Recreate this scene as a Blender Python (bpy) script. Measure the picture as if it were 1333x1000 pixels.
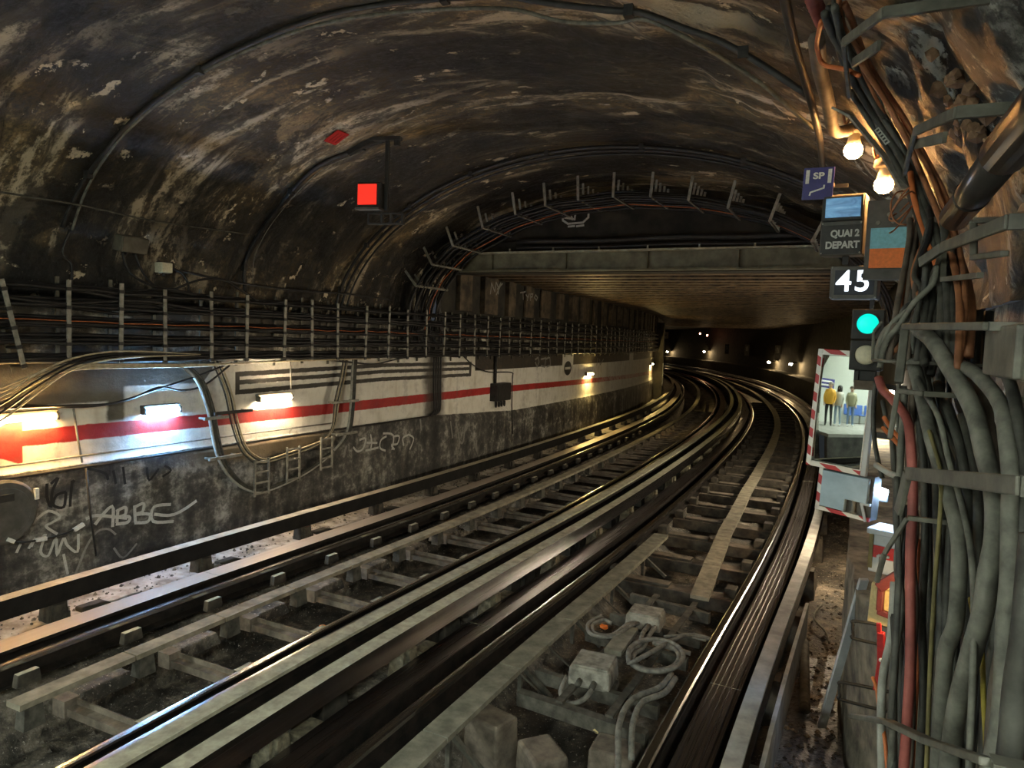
import bpy, bmesh, math, random
import numpy as np
from mathutils import Vector, Matrix, noise

random.seed(7)
SC = bpy.context.scene
COL = SC.collection
for _o in list(bpy.data.objects):
    bpy.data.objects.remove(_o)

# ------------------------------------------------------------------ camera, world, exposure
cam = bpy.data.cameras.new('camera')
cam.sensor_fit = 'HORIZONTAL'; cam.sensor_width = 36.0
cam.lens = 24.834; cam.clip_start = 0.02; cam.clip_end = 400
camo = bpy.data.objects.new('camera', cam); COL.objects.link(camo)
CAM = Vector((2.85264, 0.0, 2.32105))
_f = Vector((-0.37006538, 0.92653933, -0.06764975)).normalized()
_r = Vector((1.00830944, 0.40555082, 0.03870474)).normalized()
_u = _r.cross(_f)
camo.matrix_world = Matrix(((_r.x, _u.x, -_f.x, CAM.x), (_r.y, _u.y, -_f.y, CAM.y), (_r.z, _u.z, -_f.z, CAM.z), (0, 0, 0, 1)))
SC.camera = camo

world = bpy.data.worlds.new('world'); SC.world = world; world.use_nodes = True
world.node_tree.nodes['Background'].inputs[0].default_value = (0.02, 0.022, 0.025, 1)
world.node_tree.nodes['Background'].inputs[1].default_value = 0.2
SC.view_settings.view_transform = 'Standard'; SC.view_settings.look = 'None'
SC.view_settings.gamma = 1.0; SC.view_settings.use_curve_mapping = False
SC.view_settings.exposure = 3.0
STATION_LIGHT = 16.5            # radiance of the station's fluorescent strips behind the camera

# ------------------------------------------------------------------ the curved line of the tunnel
KS = [-200, -2.01, -2, 4, 8, 12, 16, 20, 25, 30, 40, 60, 120]
KV = [0, 0, 0.01831, 0.02034, -0.01256, -0.00492, -0.00624, -0.00952, -0.01286, -0.00715, -0.00953, -0.00737, -0.0075]
S = np.arange(-31, 110, 0.1)
_k = np.interp(S, KS, KV)
TH = np.cumsum(_k) * 0.1; TH -= np.interp(0, S, TH)
CX = np.cumsum(np.sin(TH)) * 0.1; CX -= np.interp(0, S, CX)
CY = np.cumsum(np.cos(TH)) * 0.1; CY -= np.interp(0, S, CY)
CZ = -0.02633 * np.clip(S, 0, 99) ** 2 * 1e-3

def pos(s, d, z):
    x = np.interp(s, S, CX); y = np.interp(s, S, CY); t = np.interp(s, S, TH)
    return Vector((x + d * math.cos(t), y - d * math.sin(t), z + np.interp(s, S, CZ)))

def theta(s):
    return float(np.interp(s, S, TH))

def frame(s, d, z, yaw=0.0):
    """local x = across to the right, y = along the line, z = up"""
    m = Matrix.Rotation(-theta(s) + yaw, 4, 'Z')
    m.translation = pos(s, d, z)
    return m

HD = 1.3464                    # half the distance between the two track axes
VC, VL, VR, VZ, VH = -0.1, 3.3, 3.55, 2.5, 1.92   # vault: centre, half widths, springing, rise

def vault(a, inset=0.0, vr=None):
    """a in degrees: 180 = left springing, 90 = crown, 0 = right springing -> (d, z)"""
    c, s_ = math.cos(math.radians(a)), math.sin(math.radians(a))
    w = ((vr or VR) if c > 0 else VL) - inset
    return VC + w * c, VZ + (VH - inset) * s_

# ------------------------------------------------------------------ node helper
class NB:
    def __init__(self, name, rough=0.8, metal=0.0):
        self.m = bpy.data.materials.new(name); self.m.use_nodes = True
        self.t = self.m.node_tree; self.N = self.t.nodes; self.L = self.t.links
        self.b = self.N['Principled BSDF']
        self.b.inputs['Roughness'].default_value = rough
        self.b.inputs['Metallic'].default_value = metal
    def set(self, sock, v):
        if isinstance(v, bpy.types.NodeSocket): self.L.new(v, sock)
        elif isinstance(v, (tuple, list)): sock.default_value = tuple(v) + ((1,) if len(v) == 3 and sock.type == 'RGBA' else ())
        else: sock.default_value = v
    def math(self, op, a, b=0.0, clamp=False):
        n = self.N.new('ShaderNodeMath'); n.operation = op; n.use_clamp = clamp
        self.set(n.inputs[0], a); self.set(n.inputs[1], b); return n.outputs[0]
    def add(self, a, b): return self.math('ADD', a, b)
    def sub(self, a, b): return self.math('SUBTRACT', a, b)
    def mul(self, a, b): return self.math('MULTIPLY', a, b)
    def mx(self, a, b): return self.math('MAXIMUM', a, b)
    def mn(self, a, b): return self.math('MINIMUM', a, b)
    def step(self, x, a, w=0.01):
        n = self.N.new('ShaderNodeMapRange'); n.clamp = True; n.interpolation_type = 'SMOOTHSTEP'
        self.set(n.inputs[0], x); self.set(n.inputs[1], self.sub(a, w) if isinstance(a, bpy.types.NodeSocket) else a - w)
        self.set(n.inputs[2], self.add(a, w) if isinstance(a, bpy.types.NodeSocket) else a + w); return n.outputs[0]
    def band(self, x, lo, hi, w=0.01): return self.mul(self.step(x, lo, w), self.math('SUBTRACT', 1.0, self.step(x, hi, w)))
    def lerp(self, x, a, b, c, d):
        n = self.N.new('ShaderNodeMapRange'); n.clamp = True
        self.set(n.inputs[0], x)
        for i, v in enumerate((a, b, c, d)): n.inputs[i + 1].default_value = v
        return n.outputs[0]
    def mix(self, f, a, b):
        n = self.N.new('ShaderNodeMix'); n.data_type = 'RGBA'
        self.set(n.inputs[0], f); self.set(n.inputs[6], a); self.set(n.inputs[7], b); return n.outputs[2]
    def uv(self):
        n = self.N.new('ShaderNodeUVMap'); x = self.N.new('ShaderNodeSeparateXYZ'); self.L.new(n.outputs[0], x.inputs[0])
        return x.outputs[0], x.outputs[1], n.outputs[0]
    def obj(self):
        return self.N.new('ShaderNodeTexCoord').outputs['Object']
    def geo(self):
        return self.N.new('ShaderNodeNewGeometry').outputs['Position']
    def scale(self, vec, sc):
        n = self.N.new('ShaderNodeMapping'); self.L.new(vec, n.inputs[0]); n.inputs[3].default_value = sc; return n.outputs[0]
    def noise(self, vec, scale=5.0, detail=4.0, rough=0.55, dist=0.0):
        n = self.N.new('ShaderNodeTexNoise'); self.L.new(vec, n.inputs['Vector'])
        n.inputs['Scale'].default_value = scale; n.inputs['Detail'].default_value = detail
        n.inputs['Roughness'].default_value = rough; n.inputs['Distortion'].default_value = dist
        return n.outputs[0]
    def ramp(self, f, stops):
        n = self.N.new('ShaderNodeValToRGB'); self.set(n.inputs[0], f)
        e = n.color_ramp.elements
        while len(e) < len(stops): e.new(0.5)
        for i, (p_, c) in enumerate(stops): e[i].position = p_; e[i].color = tuple(c) + (1,)
        return n.outputs[0]
    def bump(self, h, strength=0.5, dist=0.02):
        n = self.N.new('ShaderNodeBump'); n.inputs['Strength'].default_value = strength; n.inputs['Distance'].default_value = dist
        self.L.new(h, n.inputs['Height']); self.L.new(n.outputs[0], self.b.inputs['Normal'])
    def col(self, c): self.set(self.b.inputs['Base Color'], c); return self
    def rough(self, r): self.set(self.b.inputs['Roughness'], r); return self

def grubby(name, c1, c2, scale=12.0, rough=0.75, metal=0.0, bump=0.15, vec='geo', stretch=None, spec=None):
    b = NB(name, rough, metal)
    v = b.geo() if vec == 'geo' else b.obj()
    if stretch: v = b.scale(v, stretch)
    n = b.noise(v, scale, 5, 0.6)
    b.col(b.ramp(n, [(0.35, c1), (0.68, c2)]))
    if bump: b.bump(n, bump, 0.01)
    if spec is not None: b.b.inputs['Specular IOR Level'].default_value = spec
    return b.m

def flat(name, c, rough=0.5, metal=0.0):
    b = NB(name, rough, metal)
    n = b.noise(b.geo(), 60, 3)
    d = tuple(max(0, x * 0.8) for x in c)
    b.col(b.ramp(n, [(0.35, d), (0.65, c)])); return b.m

def glow(name, c, strength):
    m = bpy.data.materials.new(name); m.use_nodes = True
    b = m.node_tree.nodes['Principled BSDF']
    b.inputs['Base Color'].default_value = tuple(x * 0.4 for x in c) + (1,)
    b.inputs['Emission Color'].default_value = tuple(c) + (1,); b.inputs['Emission Strength'].default_value = strength
    return m

# ------------------------------------------------------------------ mesh helper
class MB:
    def __init__(self): self.v = []; self.f = []; self.mi = []; self.uvs = None
    def _add(self, vs, fs, m=0):
        o = len(self.v); self.v += [tuple(x) for x in vs]
        for f in fs: self.f.append(tuple(i + o for i in f)); self.mi.append(m)
    def box(self, c, size, m=0, R=None, taper=1.0, top=None):
        sx, sy, sz = size[0] / 2, size[1] / 2, size[2] / 2
        vs = []
        for z in (-1, 1):
            k = taper if z > 0 else 1.0
            for x, y in ((-1, -1), (1, -1), (1, 1), (-1, 1)): vs.append(Vector((x * sx * k, y * sy * k, z * sz)))
        if R is not None: vs = [R @ v for v in vs]
        c = Vector(c)
        b = [(0, 3, 2, 1), (0, 1, 5, 4), (1, 2, 6, 5), (2, 3, 7, 6), (3, 0, 4, 7)]
        self._add([v + c for v in vs], b, m); 
        o = len(self.v) - 8
        self.f.append((o + 4, o + 5, o + 6, o + 7)); self.mi.append(m if top is None else top)
        return self
    def bar(self, a, b, w, h=None, m=0, up=(0, 0, 1)):
        a, b = Vector(a), Vector(b); d = b - a; L = d.length
        y = d.normalized(); x = y.cross(Vector(up))
        if x.length < 1e-4: x = y.cross(Vector((1, 0, 0)))
        x.normalize(); z = x.cross(y)
        R = Matrix((x, y, z)).transposed()
        return self.box((a + b) / 2, (w, L, h or w), m, R)
    def tube(self, pts, r, n=6, m=0, cap=True, closed=False):
        pts = [Vector(p) for p in pts]; N = len(pts); ring = []
        o = len(self.v); prev = None
        for i, p in enumerate(pts):
            if closed: t = pts[(i + 1) % N] - pts[i - 1]
            else: t = pts[min(i + 1, N - 1)] - pts[max(i - 1, 0)]
            t.normalize()
            if prev is None:
                x = t.cross(Vector((0, 0, 1)))
                if x.length < 1e-3: x = t.cross(Vector((1, 0, 0)))
            else: x = prev - t * prev.dot(t)
            x.normalize(); prev = x; y = t.cross(x)
            rr = r[i] if isinstance(r, (list, tuple)) else r
            for k in range(n):
                a = 2 * math.pi * k / n
                self.v.append(tuple(p + (x * math.cos(a) + y * math.sin(a)) * rr))
        for i in range(N if closed else N - 1):
            j = (i + 1) % N
            for k in range(n):
                l = (k + 1) % n
                self.f.append((o + i * n + k, o + i * n + l, o + j * n + l, o + j * n + k)); self.mi.append(m)
        if cap and not closed:
            self.f.append(tuple(o + k for k in reversed(range(n)))); self.mi.append(m)
            self.f.append(tuple(o + (N - 1) * n + k for k in range(n))); self.mi.append(m)
        return self
    def lathe(self, prof, c=(0, 0, 0), n=16, m=0, R=None):
        o = len(self.v); c = Vector(c)
        for r, z in prof:
            for k in range(n):
                a = 2 * math.pi * k / n; v = Vector((r * math.cos(a), r * math.sin(a), z))
                if R is not None: v = R @ v
                self.v.append(tuple(v + c))
        for i in range(len(prof) - 1):
            for k in range(n):
                l = (k + 1) % n
                self.f.append((o + i * n + k, o + i * n + l, o + (i + 1) * n + l, o + (i + 1) * n + k)); self.mi.append(m)
        self.f.append(tuple(o + k for k in reversed(range(n)))); self.mi.append(m)
        self.f.append(tuple(o + (len(prof) - 1) * n + k for k in range(n))); self.mi.append(m)
        return self
    def poly(self, pts, h, m=0, M=None):
        """flat outline (x, y) extruded from z=0 to z=h, then moved by M"""
        n = len(pts); vs = [Vector((x, y, 0)) for x, y in pts] + [Vector((x, y, h)) for x, y in pts]
        if M is not None: vs = [M @ v for v in vs]
        self._add(vs, [tuple(reversed(range(n))), tuple(range(n, 2 * n))] + [(i, (i + 1) % n, n + (i + 1) % n, n + i) for i in range(n)], m)
        return self
    def sweep(self, prof, s0, s1, step=0.3, m=None, closed=True):
        """profile of (d, z) carried along the line; m = material per profile edge"""
        n = len(prof); N = max(2, int(round((s1 - s0) / step)) + 1); o = len(self.v)
        ss = [s0 + (s1 - s0) * i / (N - 1) for i in range(N)]
        if self.uvs is None: self.uvs = [(0, 0)] * len(self.v)
        per = [0.0]
        for k in range(1, n): per.append(per[-1] + math.hypot(prof[k][0] - prof[k - 1][0], prof[k][1] - prof[k - 1][1]))
        for s in ss:
            for k, (d, z) in enumerate(prof): self.v.append(tuple(pos(s, d, z))); self.uvs.append((s, per[k]))
        for i in range(N - 1):
            for k in range(n if closed else n - 1):
                l = (k + 1) % n
                self.f.append((o + i * n + k, o + i * n + l, o + (i + 1) * n + l, o + (i + 1) * n + k)); self.mi.append(m[k] if m else 0)
        if closed:
            self.f.append(tuple(o + k for k in reversed(range(n)))); self.mi.append(0)
            self.f.append(tuple(o + (N - 1) * n + k for k in range(n))); self.mi.append(0)
        return self
    def obj(self, name, mats, parent=None, smooth=False, base=False, bevel=0.0, fix=True):
        me = bpy.data.meshes.new(name)
        vs = self.v; loc = None
        if base and parent is None:
            a = np.array(vs); loc = Vector(((a[:, 0].min() + a[:, 0].max()) / 2, (a[:, 1].min() + a[:, 1].max()) / 2, a[:, 2].min()))
            vs = [(v[0] - loc.x, v[1] - loc.y, v[2] - loc.z) for v in vs]
        me.from_pydata(vs, [], self.f)
        for x in (mats if isinstance(mats, (list, tuple)) else [mats]): me.materials.append(x)
        me.polygons.foreach_set('material_index', self.mi)
        if smooth: me.polygons.foreach_set('use_smooth', [True] * len(self.f))
        if self.uvs is not None:
            uvl = me.uv_layers.new(name='UVMap')
            for lp in me.loops: uvl.data[lp.index].uv = self.uvs[lp.vertex_index]
        me.update()
        if fix:
            bm = bmesh.new(); bm.from_mesh(me); bmesh.ops.recalc_face_normals(bm, faces=bm.faces); bm.to_mesh(me); bm.free()
        o = bpy.data.objects.new(name, me); COL.objects.link(o)
        if loc is not None: o.location = loc
        if parent is not None: o.parent = parent
        if bevel:
            md = o.modifiers.new('bevel', 'BEVEL'); md.width = bevel; md.segments = 2; md.limit_method = 'ANGLE'
        return o

def tag(o, label, cat=None, group=None, kind=None):
    if label: o['label'] = label
    if cat: o['category'] = cat
    if group: o['group'] = group
    if kind: o['kind'] = kind
    return o
def thing(name, label, cat, m, group=None):
    o = bpy.data.objects.new(name, None); COL.objects.link(o); o.empty_display_size = 0.1
    o.matrix_world = m if isinstance(m, Matrix) else Matrix.Translation(m)
    return tag(o, label, cat, group)
def struct(o, label=None): o['kind'] = 'structure'; return tag(o, label) if label else o
def dup(root, m, label=None, group=None):
    r = root.copy(); COL.objects.link(r); r.matrix_world = m
    if label: r['label'] = label
    if group: r['group'] = group
    for ch in list(root.children):
        c = ch.copy(); COL.objects.link(c); c.parent = r
        for g in ch.children:
            k = g.copy(); COL.objects.link(k); k.parent = c
    return r
ORD = ['first', 'second', 'third', 'fourth', 'fifth', 'sixth', 'seventh', 'eighth', 'ninth', 'tenth', 'eleventh', 'twelfth', 'thirteenth', 'fourteenth', 'fifteenth', 'sixteenth', 'seventeenth', 'eighteenth', 'nineteenth', 'twentieth']
def smooth_path(pts, k=4):
    """Catmull-Rom through the points"""
    P = [Vector(p) for p in pts]; out = []
    for i in range(len(P) - 1):
        p0, p1, p2, p3 = P[max(i - 1, 0)], P[i], P[i + 1], P[min(i + 2, len(P) - 1)]
        for j in range(k):
            t = j / k
            out.append(0.5 * ((2 * p1) + (p2 - p0) * t + (2 * p0 - 5 * p1 + 4 * p2 - p3) * t * t + (3 * p1 - p0 - 3 * p2 + p3) * t ** 3))
    out.append(P[-1]); return out
def sdz(pts): return [pos(*p) for p in pts]
RX = Matrix.Rotation(math.radians(90), 4, 'X')
def text(txt, size, mat, parent, loc, bold=0.0, name='lettering', width=None, M=None):
    cu = bpy.data.curves.new('t', 'FONT'); cu.body = txt; cu.size = size; cu.align_x = 'CENTER'; cu.align_y = 'CENTER'
    cu.extrude = 0.0008; cu.offset = bold
    o = bpy.data.objects.new('t', cu); COL.objects.link(o)
    dg = bpy.context.evaluated_depsgraph_get(); me = bpy.data.meshes.new_from_object(o.evaluated_get(dg))
    bpy.data.objects.remove(o)
    x = [v.co.x for v in me.vertices]; k = 1.0
    if width: k = width / (max(x) - min(x))
    me.transform(Matrix.Diagonal((k, 1, 1, 1))); me.transform(M if M is not None else RX)
    me.materials.clear(); me.materials.append(mat)
    q = bpy.data.objects.new(name, me); COL.objects.link(q); q.parent = parent; q.location = loc
    return q

# ------------------------------------------------------------------ materials
M = {}
def mk_vault(name, tone=1.0, light=(0.42, 0.36, 0.25), thr=0.56, r0=0.3):
    b = NB(name, 0.7)
    s_, a_, uv = b.uv()
    big = b.noise(b.scale(uv, (0.6, 0.4, 1)), 1.0, 3, 0.6, 0.5)
    st = b.noise(b.scale(uv, (3.2, 0.6, 1)), 1.0, 7, 0.66, 0.8)
    micro = b.noise(b.geo(), 26.0, 8, 0.72)
    fine = b.add(b.mul(b.noise(b.scale(uv, (13.0, 6.0, 1)), 1.0, 10, 0.75, 0.4), 0.62), b.mul(micro, 0.38))
    spot = b.noise(b.scale(uv, (3.4, 2.4, 1)), 1.5, 6, 0.6, 0.3)
    k = lambda c: tuple(x * tone for x in c)
    base = b.ramp(b.add(b.mul(big, 0.5), b.mul(fine, 0.5)), [(0.41, k((0.005, 0.004, 0.003))), (0.475, k((0.022, 0.017, 0.010))), (0.525, k((0.075, 0.056, 0.03))), (0.565, k((0.2, 0.145, 0.075))), (0.63, k((0.42, 0.31, 0.16)))])
    f = b.add(b.mul(st, 0.62), b.mul(fine, 0.38))
    m1 = b.step(f, thr - 0.02, 0.035)
    region = b.step(big, 0.47, 0.1)
    c = b.mix(b.mul(b.mul(m1, region), 0.9), base, light)
    m2 = b.mul(b.step(b.add(b.mul(spot, 0.65), b.mul(fine, 0.35)), thr + 0.03, 0.01), 0.92)
    c = b.mix(m2, c, tuple(x * 1.3 for x in light))
    sn = b.noise(b.scale(uv, (1.3, 0.75, 1)), 1.0, 8, 0.66, 0.9)
    soot = b.step(b.add(b.mul(sn, 0.7), b.mul(fine, 0.3)), 0.515, 0.025)
    c = b.mix(b.mul(soot, 0.85), c, (0.006, 0.005, 0.004))
    b.col(c)
    b.rough(b.lerp(fine, 0.38, 0.62, r0, 0.85))
    b.bump(b.add(fine, b.mul(m2, 0.4)), 1.0, 0.05)
    return b.m
M['vault'] = mk_vault('sooty_vault_plaster', 1.25, (0.62, 0.53, 0.38))
M['rightwall'] = mk_vault('grey_rough_render', 1.0, (0.40, 0.41, 0.36), 0.535, 0.6)

def mk_leftwall():
    b = NB('painted_left_wall', 0.65)
    s, z, uv = b.uv()
    n1 = b.noise(b.scale(uv, (2.2, 2.2, 1)), 1.0, 6, 0.6)
    n2 = b.noise(b.scale(uv, (9, 9, 1)), 1.0, 9, 0.72)
    n3 = b.noise(b.scale(uv, (4.5, 0.8, 1)), 1.0, 5, 0.6)     # vertical runs
    jz = b.add(z, b.mul(b.sub(n2, 0.5), 0.03)); js = b.add(s, b.mul(b.sub(n2, 0.5), 0.06))
    # bare wall
    low = b.ramp(b.add(b.add(b.mul(n1, 0.33), b.mul(n3, 0.27)), b.mul(n2, 0.4)), [(0.41, (0.008, 0.008, 0.008)), (0.47, (0.035, 0.034, 0.032)), (0.515, (0.08, 0.077, 0.068)), (0.55, (0.2, 0.195, 0.175)), (0.61, (0.5, 0.49, 0.45))])
    up = b.ramp(b.add(b.mul(n1, 0.55), b.mul(n2, 0.45)), [(0.38, (0.01, 0.009, 0.007)), (0.5, (0.04, 0.036, 0.028)), (0.555, (0.16, 0.15, 0.12)), (0.62, (0.5, 0.48, 0.4))])
    bare = b.mix(b.step(z, 1.95, 0.04), low, up)
    mid = b.ramp(n1, [(0.35, (0.06, 0.055, 0.042)), (0.65, (0.14, 0.125, 0.09))])
    bare = b.mix(b.mul(b.band(z, 1.3, 1.96, 0.02), b.math('SUBTRACT', 1, b.step(s, 5.6, 0.05))), bare, mid)
    # white band
    zb = b.add(b.lerp(s, 3.0, 9.6, 1.05, 1.02), b.add(b.lerp(s, 9.6, 13.0, 0.0, -0.17), b.lerp(s, 13.0, 28.0, 0.0, -0.05)))
    zt = b.add(b.lerp(s, 4.40, 4.46, 1.59, 1.72), b.add(b.mul(b.step(s, 5.45, 0.12), 0.23), b.mul(b.step(s, 11.2, 0.01), -0.26)))
    posts = b.mx(b.band(s, 15.65, 16.45, 0.01), b.band(s, 22.7, 23.4, 0.01))
    white = b.mul(b.step(jz, zb, 0.006), b.mx(b.math('SUBTRACT', 1, b.step(jz, zt, 0.012)), posts))
    white = b.mul(white, b.math('SUBTRACT', 1, b.step(z, 1.975, 0.02)))
    gap = b.mul(b.mul(b.band(js, 4.36, 4.52, 0.02), b.step(z, 1.4, 0.02)), 1.0)
    white = b.mul(white, b.math('SUBTRACT', 1, gap))
    wcol = b.ramp(b.add(b.mul(n1, 0.5), b.mul(n3, 0.5)), [(0.3, (0.42, 0.38, 0.30)), (0.48, (0.7, 0.68, 0.6)), (0.7, (0.82, 0.8, 0.74))])
    c = b.mix(white, bare, wcol)
    # black strip of the far part
    blk = b.mul(b.mul(b.step(s, 11.2, 0.01), b.band(z, 1.69, 1.97, 0.005)), b.math('SUBTRACT', 1, posts))
    c = b.mix(blk, c, b.ramp(n2, [(0.4, (0.018, 0.015, 0.012)), (0.7, (0.07, 0.055, 0.04))]))
    # red line and its arrow head
    zc = b.add(b.lerp(s, 3.0, 7.0, 1.335, 1.30), b.add(b.lerp(s, 7.0, 12, 0.0, 0.005), b.lerp(s, 12, 28, 0.0, -0.2)))
    hw = b.lerp(s, 3.6, 14, 0.07, 0.062)
    dz = b.math('ABSOLUTE', b.sub(jz, zc))
    line = b.mul(b.math('SUBTRACT', 1, b.step(dz, hw, 0.006)), b.step(s, 3.6, 0.01))
    head = b.mul(b.math('SUBTRACT', 1, b.step(s, 3.67, 0.006)), b.math('SUBTRACT', 1, b.step(b.math('ABSOLUTE', b.sub(jz, 1.315)), b.mul(b.sub(s, 3.22), 0.46), 0.006)))
    red = b.mul(b.mx(line, head), b.mx(white, head))
    fade = b.math('SUBTRACT', 1, b.mul(b.step(s, 19, 2.0), b.mul(b.step(n2, 0.46, 0.08), 0.7)))
    c = b.mix(b.mul(red, fade), c, b.ramp(n1, [(0.35, (0.30, 0.012, 0.012)), (0.7, (0.48, 0.028, 0.022))]))
    # three long black lines closed by end strokes
    zz = b.sub(jz, b.add(b.lerp(s, 5.76, 8.4, 0.0, 0.05), b.lerp(s, 8.4, 11.05, 0.0, -0.02)))
    lines = b.mx(b.mx(b.band(zz, 1.765, 1.82, 0.005), b.band(zz, 1.675, 1.727, 0.005)), b.band(zz, 1.565, 1.62, 0.005))
    ends = b.mul(b.mx(b.band(s, 5.77, 5.83, 0.004), b.band(s, 10.98, 11.06, 0.004)), b.band(zz, 1.57, 1.815, 0.004))
    strokes = b.mx(b.mul(lines, b.band(s, 5.77, 11.06, 0.004)), ends)
    c = b.mix(b.mul(strokes, 0.97), c, (0.016, 0.013, 0.01))
    # black oval with a white bar
    ex, ez = b.math('DIVIDE', b.sub(s, 16.06), 0.27), b.math('DIVIDE', b.sub(z, 1.61), 0.17)
    rr = b.math('SQRT', b.add(b.mul(ex, ex), b.mul(ez, ez)))
    oval = b.mul(b.math('SUBTRACT', 1, b.step(rr, 1.0, 0.04)), b.math('SUBTRACT', 1, b.mul(b.band(ez, -0.17, 0.17, 0.03), b.band(ex, -0.75, 0.75, 0.05))))
    c = b.mix(oval, c, (0.012, 0.012, 0.012))
    # soot column and dirt, water runs, peeling
    col_ = b.mul(b.band(b.add(s, b.mul(b.sub(n1, 0.5), 0.5)), 9.55, 10.15, 0.12), b.step(z, 0.95, 0.1))
    c = b.mix(b.mul(col_, 0.88), c, (0.025, 0.021, 0.015))
    dirt = b.step(b.add(b.mul(n3, 0.6), b.mul(n2, 0.4)), 0.57, 0.08)
    c = b.mix(b.mul(dirt, 0.38), c, (0.11, 0.09, 0.06))
    crack = b.step(b.add(b.mul(n1, 0.4), b.mul(n2, 0.6)), 0.63, 0.03)
    c = b.mix(b.mul(crack, b.mul(white, 0.55)), c, (0.16, 0.12, 0.07))
    # ochre crumbled zone under the lit part of the band
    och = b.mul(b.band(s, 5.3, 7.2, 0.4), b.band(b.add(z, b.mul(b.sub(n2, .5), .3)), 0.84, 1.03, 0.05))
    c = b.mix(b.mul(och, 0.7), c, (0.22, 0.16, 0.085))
    b.col(c); b.rough(b.lerp(n2, 0.3, 0.7, 0.5, 0.85))
    b.bump(b.add(n2, b.mul(n1, 0.5)), 0.5, 0.02)
    return b.m
M['leftwall'] = mk_leftwall()

def mk_ground():
    b = NB('dusty_track_bed', 0.9)
    g = b.geo()
    n1 = b.noise(g, 1.6, 6, 0.6); n2 = b.noise(g, 9, 8, 0.7); n3 = b.noise(g, 45, 4, 0.7)
    c = b.ramp(b.add(b.mul(n1, 0.45), b.mul(n2, 0.55)), [(0.36, (0.011, 0.0105, 0.009)), (0.48, (0.06, 0.053, 0.042)), (0.56, (0.2, 0.172, 0.135)), (0.68, (0.5, 0.45, 0.38))])
    c = b.mix(b.step(n3, 0.64, 0.03), c, (0.5, 0.46, 0.4))
    c = b.mix(b.mul(b.step(n3, 0.38, 0.03), 0.0), c, (0.02, 0.02, 0.02))
    b.col(c); b.rough(b.lerp(n2, 0.35, 0.65, 0.45, 0.95))
    b.bump(b.add(n2, b.mul(n3, 0.5)), 0.8, 0.03)
    return b.m
M['ground'] = mk_ground()
M['wet'] = grubby('wet_gravel_blue_lamp_cast', (0.02, 0.022, 0.028), (0.16, 0.165, 0.18), 30, 0.28, bump=0.9)  # wet gravel, with the cold lamp's blue cast put into its grey
M['concrete'] = grubby('pale_dusty_concrete', (0.2, 0.17, 0.13), (0.55, 0.5, 0.43), 7, 0.85, bump=0.5)
M['rail_body'] = grubby('dark_rusty_rail_steel', (0.006, 0.0055, 0.005), (0.024, 0.018, 0.014), 9, 0.75, spec=0.2)
def mk_steel(name, c, rough, grime=0.35, bump=0.1, metal=1.0):
    """steel worn along its length: streaks follow the rail (u = distance along the line, v = across)"""
    b = NB(name, rough, metal)
    s, d, uv = b.uv()
    n = b.noise(b.scale(uv, (0.25, 110, 1)), 1.0, 4, 0.6)
    w = b.noise(b.scale(uv, (0.8, 6, 1)), 1.0, 3, 0.5)
    f = b.add(b.mul(n, 0.7), b.mul(w, 0.3))
    b.col(b.ramp(f, [(0.3, tuple(x * grime for x in c)), (0.62, c)]))
    b.rough(b.lerp(f, 0.3, 0.7, rough * 1.5, rough * 0.75))
    b.bump(n, bump, 0.004)
    return b.m
M['rail_head'] = mk_steel('polished_rail_head', (0.55, 0.54, 0.52), 0.2, 0.85)
M['roll'] = mk_steel('worn_rolling_steel', (0.32, 0.295, 0.29), 0.27, 0.85, 0.03)
M['roll_tan'] = mk_steel('worn_tan_rolling_steel', (0.6, 0.52, 0.43), 0.36, 0.85, 0.03, 0.55)
M['gb_face'] = mk_steel('rubbed_guide_face', (0.36, 0.355, 0.36), 0.2, 0.6, 0.06)
M['gb_dark'] = grubby('black_greasy_guide_face', (0.006, 0.006, 0.006), (0.016, 0.015, 0.014), 6, 0.7, bump=0.05, spec=0.15)
M['gb_top'] = grubby('dust_on_guide_bar', (0.24, 0.23, 0.175), (0.42, 0.41, 0.31), 14, 0.85)
M['gb_top_tan'] = grubby('tan_dust_on_guide_bar', (0.3, 0.26, 0.19), (0.48, 0.42, 0.32), 10, 0.6)
M['gb_grey'] = grubby('grey_painted_guide_bar', (0.26, 0.27, 0.265), (0.48, 0.49, 0.48), 7, 0.7)
M['block'] = grubby('dust_caked_insulator', (0.05, 0.046, 0.032), (0.2, 0.18, 0.12), 22, 0.9, bump=0.6)
M['sleeper'] = grubby('dusty_dark_sleeper', (0.02, 0.018, 0.014), (0.08, 0.068, 0.05), 10, 0.85, bump=0.3)
M['sleeper_top'] = grubby('dust_on_sleeper_top', (0.07, 0.058, 0.044), (0.2, 0.165, 0.125), 9, 0.9, bump=0.3)
M['wood'] = grubby('grey_dusty_board', (0.14, 0.125, 0.09), (0.3, 0.27, 0.2), 8, 0.85, stretch=(1, 1, 1), bump=0.2)
M['darkboard'] = grubby('dark_dusty_board', (0.12, 0.118, 0.09), (0.25, 0.245, 0.19), 9, 0.85, bump=0.3)
M['dustbox'] = grubby('dust_covered_box', (0.12, 0.115, 0.095), (0.36, 0.35, 0.3), 12, 0.85, bump=0.4)
M['dustmetal'] = grubby('dusty_dark_metal', (0.03, 0.028, 0.022), (0.1, 0.095, 0.075), 14, 0.8)
M['dustcable'] = grubby('dusty_grey_cable', (0.1, 0.098, 0.085), (0.24, 0.235, 0.2), 20, 0.8)
M['black'] = grubby('black_cable_sheath', (0.006, 0.006, 0.007), (0.02, 0.019, 0.018), 12, 0.55)
M['blackmetal'] = grubby('black_painted_metal', (0.008, 0.008, 0.008), (0.028, 0.026, 0.023), 14, 0.6)
M['greycable'] = grubby('grey_dusty_cable_sheath', (0.07, 0.07, 0.057), (0.19, 0.187, 0.152), 16, 0.75)
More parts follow.
